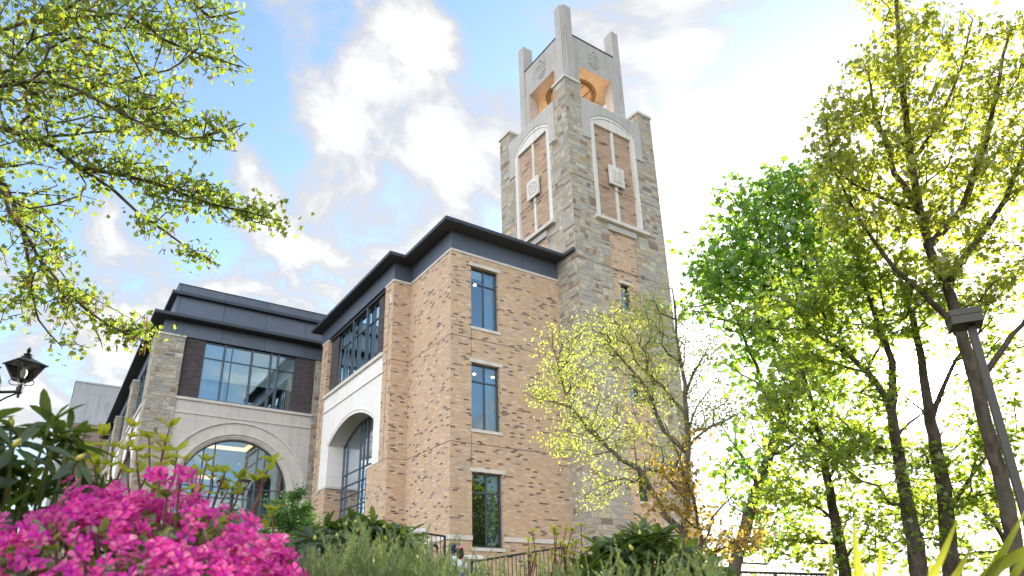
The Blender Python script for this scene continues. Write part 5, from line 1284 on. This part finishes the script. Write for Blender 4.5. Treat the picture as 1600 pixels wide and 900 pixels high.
# sword-leaved clump at the lower right
L_BLADE = leaf_mat('iris_blade', [(.15, .22, .02), (.24, .28, .025), (.10, .17, .02)], [(.42, .50, .04), (.55, .55, .05), (.32, .42, .03)], .1, .35, tw=.5)
rc = at(1480, 1150, 1.35); T = thing('iris_clump', 'clump of tall yellow-green sword-shaped leaves in the bottom right corner', 'plant', (rc.x, rc.y, ground_z(rc.x, rc.y)))
for (tx, ty, bx, by, wd, dd, bow) in ((1333, 806, 1346, 960, .022, .0, 0), (1294, 836, 1306, 960, .014, .1, 0), (1376, 842, 1372, 960, .018, .05, 0), (1498, 806, 1425, 960, .026, -.05, -.01), (1522, 846, 1440, 960, .030, 0, -.02), (1606, 790, 1490, 960, .030, -.1, -.02), (1640, 858, 1520, 940, .034, -.1, .03), (1560, 870, 1470, 980, .028, .0, .0), (1620, 830, 1545, 960, .03, -.05, -.01), (1455, 872, 1450, 960, .02, .1, 0), (1350, 880, 1335, 960, .016, .15, 0)):
    d = 1.25 + dd; t = at(tx, ty, d); b0 = at(bx, by, d); r0 = Vector((rc.x, rc.y, ground_z(rc.x, rc.y))) + (b0 - rc) * .25
    r0.z = ground_z(r0.x, r0.y); side = (CR * (t - b0).normalized().dot(CU) - CU * (t - b0).normalized().dot(CR)).normalized(); side = (side + CF * .35).normalized()
    pts_ = [r0, r0.lerp(b0, .5), b0, b0.lerp(t, .35) + CU * bow, b0.lerp(t, .7) + CU * bow * .8, b0.lerp(t, .9) + CU * bow * .3, t]; ws = [.5, .8, 1, .95, .65, .3, .02]
    V = []; F = []
    for p_, w__ in zip(pts_, ws): hw = wd * w__ * .5; V += [p_ - side * hw, p_ + CF * (hw * .5), p_ + side * hw]
    for i in range(len(pts_) - 1): F += [(3 * i, 3 * i + 1, 3 * i + 4, 3 * i + 3), (3 * i + 1, 3 * i + 2, 3 * i + 5, 3 * i + 4)]
    add_mesh('leaf', V, F, L_BLADE, T, smooth=True)

# ------------------------------------------------------------------ people on the walk
SKIN = plain_mat('skin', (.42, .25, .18), .55, 0, .1, 4)
def skinned(name, verts, edges, rad, mat, parent, sub=2):
    me = bpy.data.meshes.new(name); me.from_pydata([tuple(v) for v in verts], edges, []); o = bpy.data.objects.new(name, me); COL.objects.link(o)
    md = o.modifiers.new('skin', 'SKIN'); sv = me.skin_vertices[0].data
    for i, r in enumerate(rad): sv[i].radius = (r, r) if not hasattr(r, '__len__') else r
    sv[0].use_root = True
    md.use_smooth_shade = True; s = o.modifiers.new('sub', 'SUBSURF'); s.levels = sub; s.render_levels = sub
    bpy.context.view_layer.update()
    m2 = bpy.data.meshes.new_from_object(o.evaluated_get(bpy.context.evaluated_depsgraph_get())); m2.name = name
    bpy.data.objects.remove(o); bpy.data.meshes.remove(me)
    m2.materials.clear(); m2.materials.append(mat)
    for p in m2.polygons: p.use_smooth = True
    o = bpy.data.objects.new(name, m2); COL.objects.link(o); o.parent = parent; return o
def person(label, loc, face, h, top, legs, hair, head_cover=None, cover_mat=None, stride=.16, skin=None, long_hair=False):
    T = thing('person', label, 'person', loc); T.rotation_euler = (0, 0, face); k = h / 1.70        # faces local +x
    J = dict(pel=(0, 0, .95), sp=(0, 0, 1.12), ch=(.01, 0, 1.32), nk=(.0, 0, 1.46), hb=(.02, 0, 1.53), hm=(.025, 0, 1.60), ht=(.01, 0, 1.655), no=(.115, 0, 1.575))
    E_ = [('pel', 'sp'), ('sp', 'ch'), ('ch', 'nk'), ('nk', 'hb'), ('hb', 'hm'), ('hm', 'ht'), ('hm', 'no')]
    Rr = dict(pel=(.15, .11), sp=(.13, .10), ch=(.155, .11), nk=.052, hb=.066, hm=(.085, .078), ht=.055, no=.014)
    for s, y in (('l', 1), ('r', -1)):
        st = stride * y
        J.update({s + 'hip': (0, .09 * y, .90), s + 'kn': (.05 + st * .5, .10 * y, .50), s + 'an': (-.02 + st, .10 * y, .09), s + 'to': (.14 + st, .11 * y, .035),
                  s + 'sh': (0, .185 * y, 1.385), s + 'el': (-.05 - st * .5, .235 * y, 1.10), s + 'wr': (.10 - st * .5, .22 * y, .90), s + 'pa': (.13 - st * .5, .215 * y, .83)})
        Rr.update({s + 'hip': .088, s + 'kn': .055, s + 'an': .038, s + 'to': .032, s + 'sh': .058, s + 'el': .040, s + 'wr': .026, s + 'pa': (.036, .02)})
        E_ += [('pel', s + 'hip'), (s + 'hip', s + 'kn'), (s + 'kn', s + 'an'), (s + 'an', s + 'to'), ('ch', s + 'sh'), (s + 'sh', s + 'el'), (s + 'el', s + 'wr'), (s + 'wr', s + 'pa')]
        px, py, pz = J[s + 'pa']
        for fi, (ox, L) in enumerate(((-.03, .062), (-.010, .075), (.010, .080), (.028, .070))):
            a, b = s + 'f%d' % fi, s + 'g%d' % fi
            J[a] = (px + ox + .01, py, pz - .035); J[b] = (px + ox + .025, py - .012 * y, pz - .035 - L * .8); Rr[a] = .009; Rr[b] = .007; E_ += [(s + 'pa', a), (a, b)]
        J[s + 't'] = (px + .055, py - .02 * y, pz + .0); Rr[s + 't'] = .010; J[s + 'u'] = (px + .075, py - .03 * y, pz - .035); Rr[s + 'u'] = .008; E_ += [(s + 'pa', s + 't'), (s + 't', s + 'u')]
    names = list(J)
    def sub(keys, grow):
        ks = [n for n in names if n in keys]; ix = {n: i for i, n in enumerate(ks)}
        return [Vector(J[n]) * k for n in ks], [(ix[a], ix[b]) for a, b in E_ if a in ix and b in ix], [tuple((v + grow) * k for v in (Rr[n] if hasattr(Rr[n], '__len__') else (Rr[n], Rr[n]))) for n in ks]
    skinned('body', *sub(set(names), 0), skin or SKIN, T)
    skinned('top', *sub({'pel', 'sp', 'ch', 'lsh', 'rsh', 'lel', 'rel', 'lwr', 'rwr'}, .016), top, T)
    skinned('trousers', *sub({'pel', 'lhip', 'rhip', 'lkn', 'rkn', 'lan', 'ran'}, .020), legs, T)
    def shell(name, c, rr, mat, cut, back=0.0):
        V, F = [], []; n, m_ = 20, 12
        for i in range(m_ + 1):
            th = math.pi * i / m_
            for j_ in range(n):
                ph = 2 * math.pi * j_ / n; V.append(Vector((c[0] + rr[0] * math.sin(th) * math.cos(ph), c[1] + rr[1] * math.sin(th) * math.sin(ph), c[2] + rr[2] * math.cos(th))) * k)
        for i in range(m_):
            for j_ in range(n):
                f = (i * n + j_, i * n + (j_ + 1) % n, (i + 1) * n + (j_ + 1) % n, (i + 1) * n + j_)
                mid = sum((V[q_] for q_ in f), Vector()) / 4 / k
                if not cut(mid): F.append(f)
        me = bpy.data.meshes.new(name); me.from_pydata([tuple(v) for v in V], [], F); me.materials.append(mat)
        for p in me.polygons: p.use_smooth = True
        o = bpy.data.objects.new(name, me); COL.objects.link(o); o.parent = T
        so = o.modifiers.new('thick', 'SOLIDIFY'); so.thickness = .012; return o
    shell('hair', (-.005, 0, 1.60), (.108, .098, .112), hair, lambda p: p.x > .055 and p.z < 1.645)
    if long_hair: shell('long_hair', (-.055, 0, 1.50), (.07, .10, .17), hair, lambda p: p.x > .01)
    if head_cover == 'hood': shell('hood', (-.01, 0, 1.59), (.128, .118, .14), cover_mat, lambda p: p.x > .062 and p.z < 1.68)
    if head_cover == 'cap':
        shell('cap', (.0, 0, 1.615), (.118, .108, .105), cover_mat, lambda p: p.z < 1.635)
    eye = MB()
    for y in (-.032, .032): eye.lathe((.097 * k, y * k, 1.600 * k), [(.001, -.010), (.009, -.006), (.010, 0), (.009, .006), (.001, .010)], 8)
    V = eye.v; me = bpy.data.meshes.new('eyes'); me.from_pydata(V, [], eye.f); me.materials.append(hair); o = bpy.data.objects.new('eyes', me); COL.objects.link(o); o.parent = T
    return T
CL = lambda n, c: plain_mat(n, c, .85, 0, .25, 6)
BLK, NAVY, PINK, WHT, DEN, HAIR = CL('black_cloth', (.012, .012, .014)), CL('navy_cloth', (.012, .012, .055)), CL('pink_cloth', (.55, .16, .22)), CL('pale_blue_white_cloth', (.62, .68, .82)), CL('denim', (.05, .08, .15)), CL('dark_hair', (.018, .012, .010))
def stand(px, py, d, h):
    c = at(px, py, d); return Vector((c.x, c.y, c.z - h)), h
left_dir = math.atan2(-CRH.y, -CRH.x)
for lab, px, py, d, face, top, legs, cov, cm, lh in (
        ('person in a navy hood seen from the side, walking left past the low pier', 706, 851, 19.0, left_dir + .3, NAVY, DEN, 'hood', NAVY, False),
        ('person in a pink cap and pale blue patterned shirt behind the hooded walker', 718, 854, 18.2, left_dir - 1.2, WHT, DEN, 'cap', PINK, True),
        ('dark-haired person in black clothes next to the stair railing', 679, 851, 18.6, left_dir + 1.9, BLK, BLK, None, None, True),
        ('dark-haired person in a white shirt partly hidden by the big rhododendron', 930, 839, 17.5, left_dir - .4, WHT, DEN, None, None, False)):
    c = at(px, py, d); g = ground_z(c.x, c.y); h = c.z - g
    person(lab, (c.x, c.y, g), face, h, top, legs, HAIR, cov, cm, long_hair=lh)
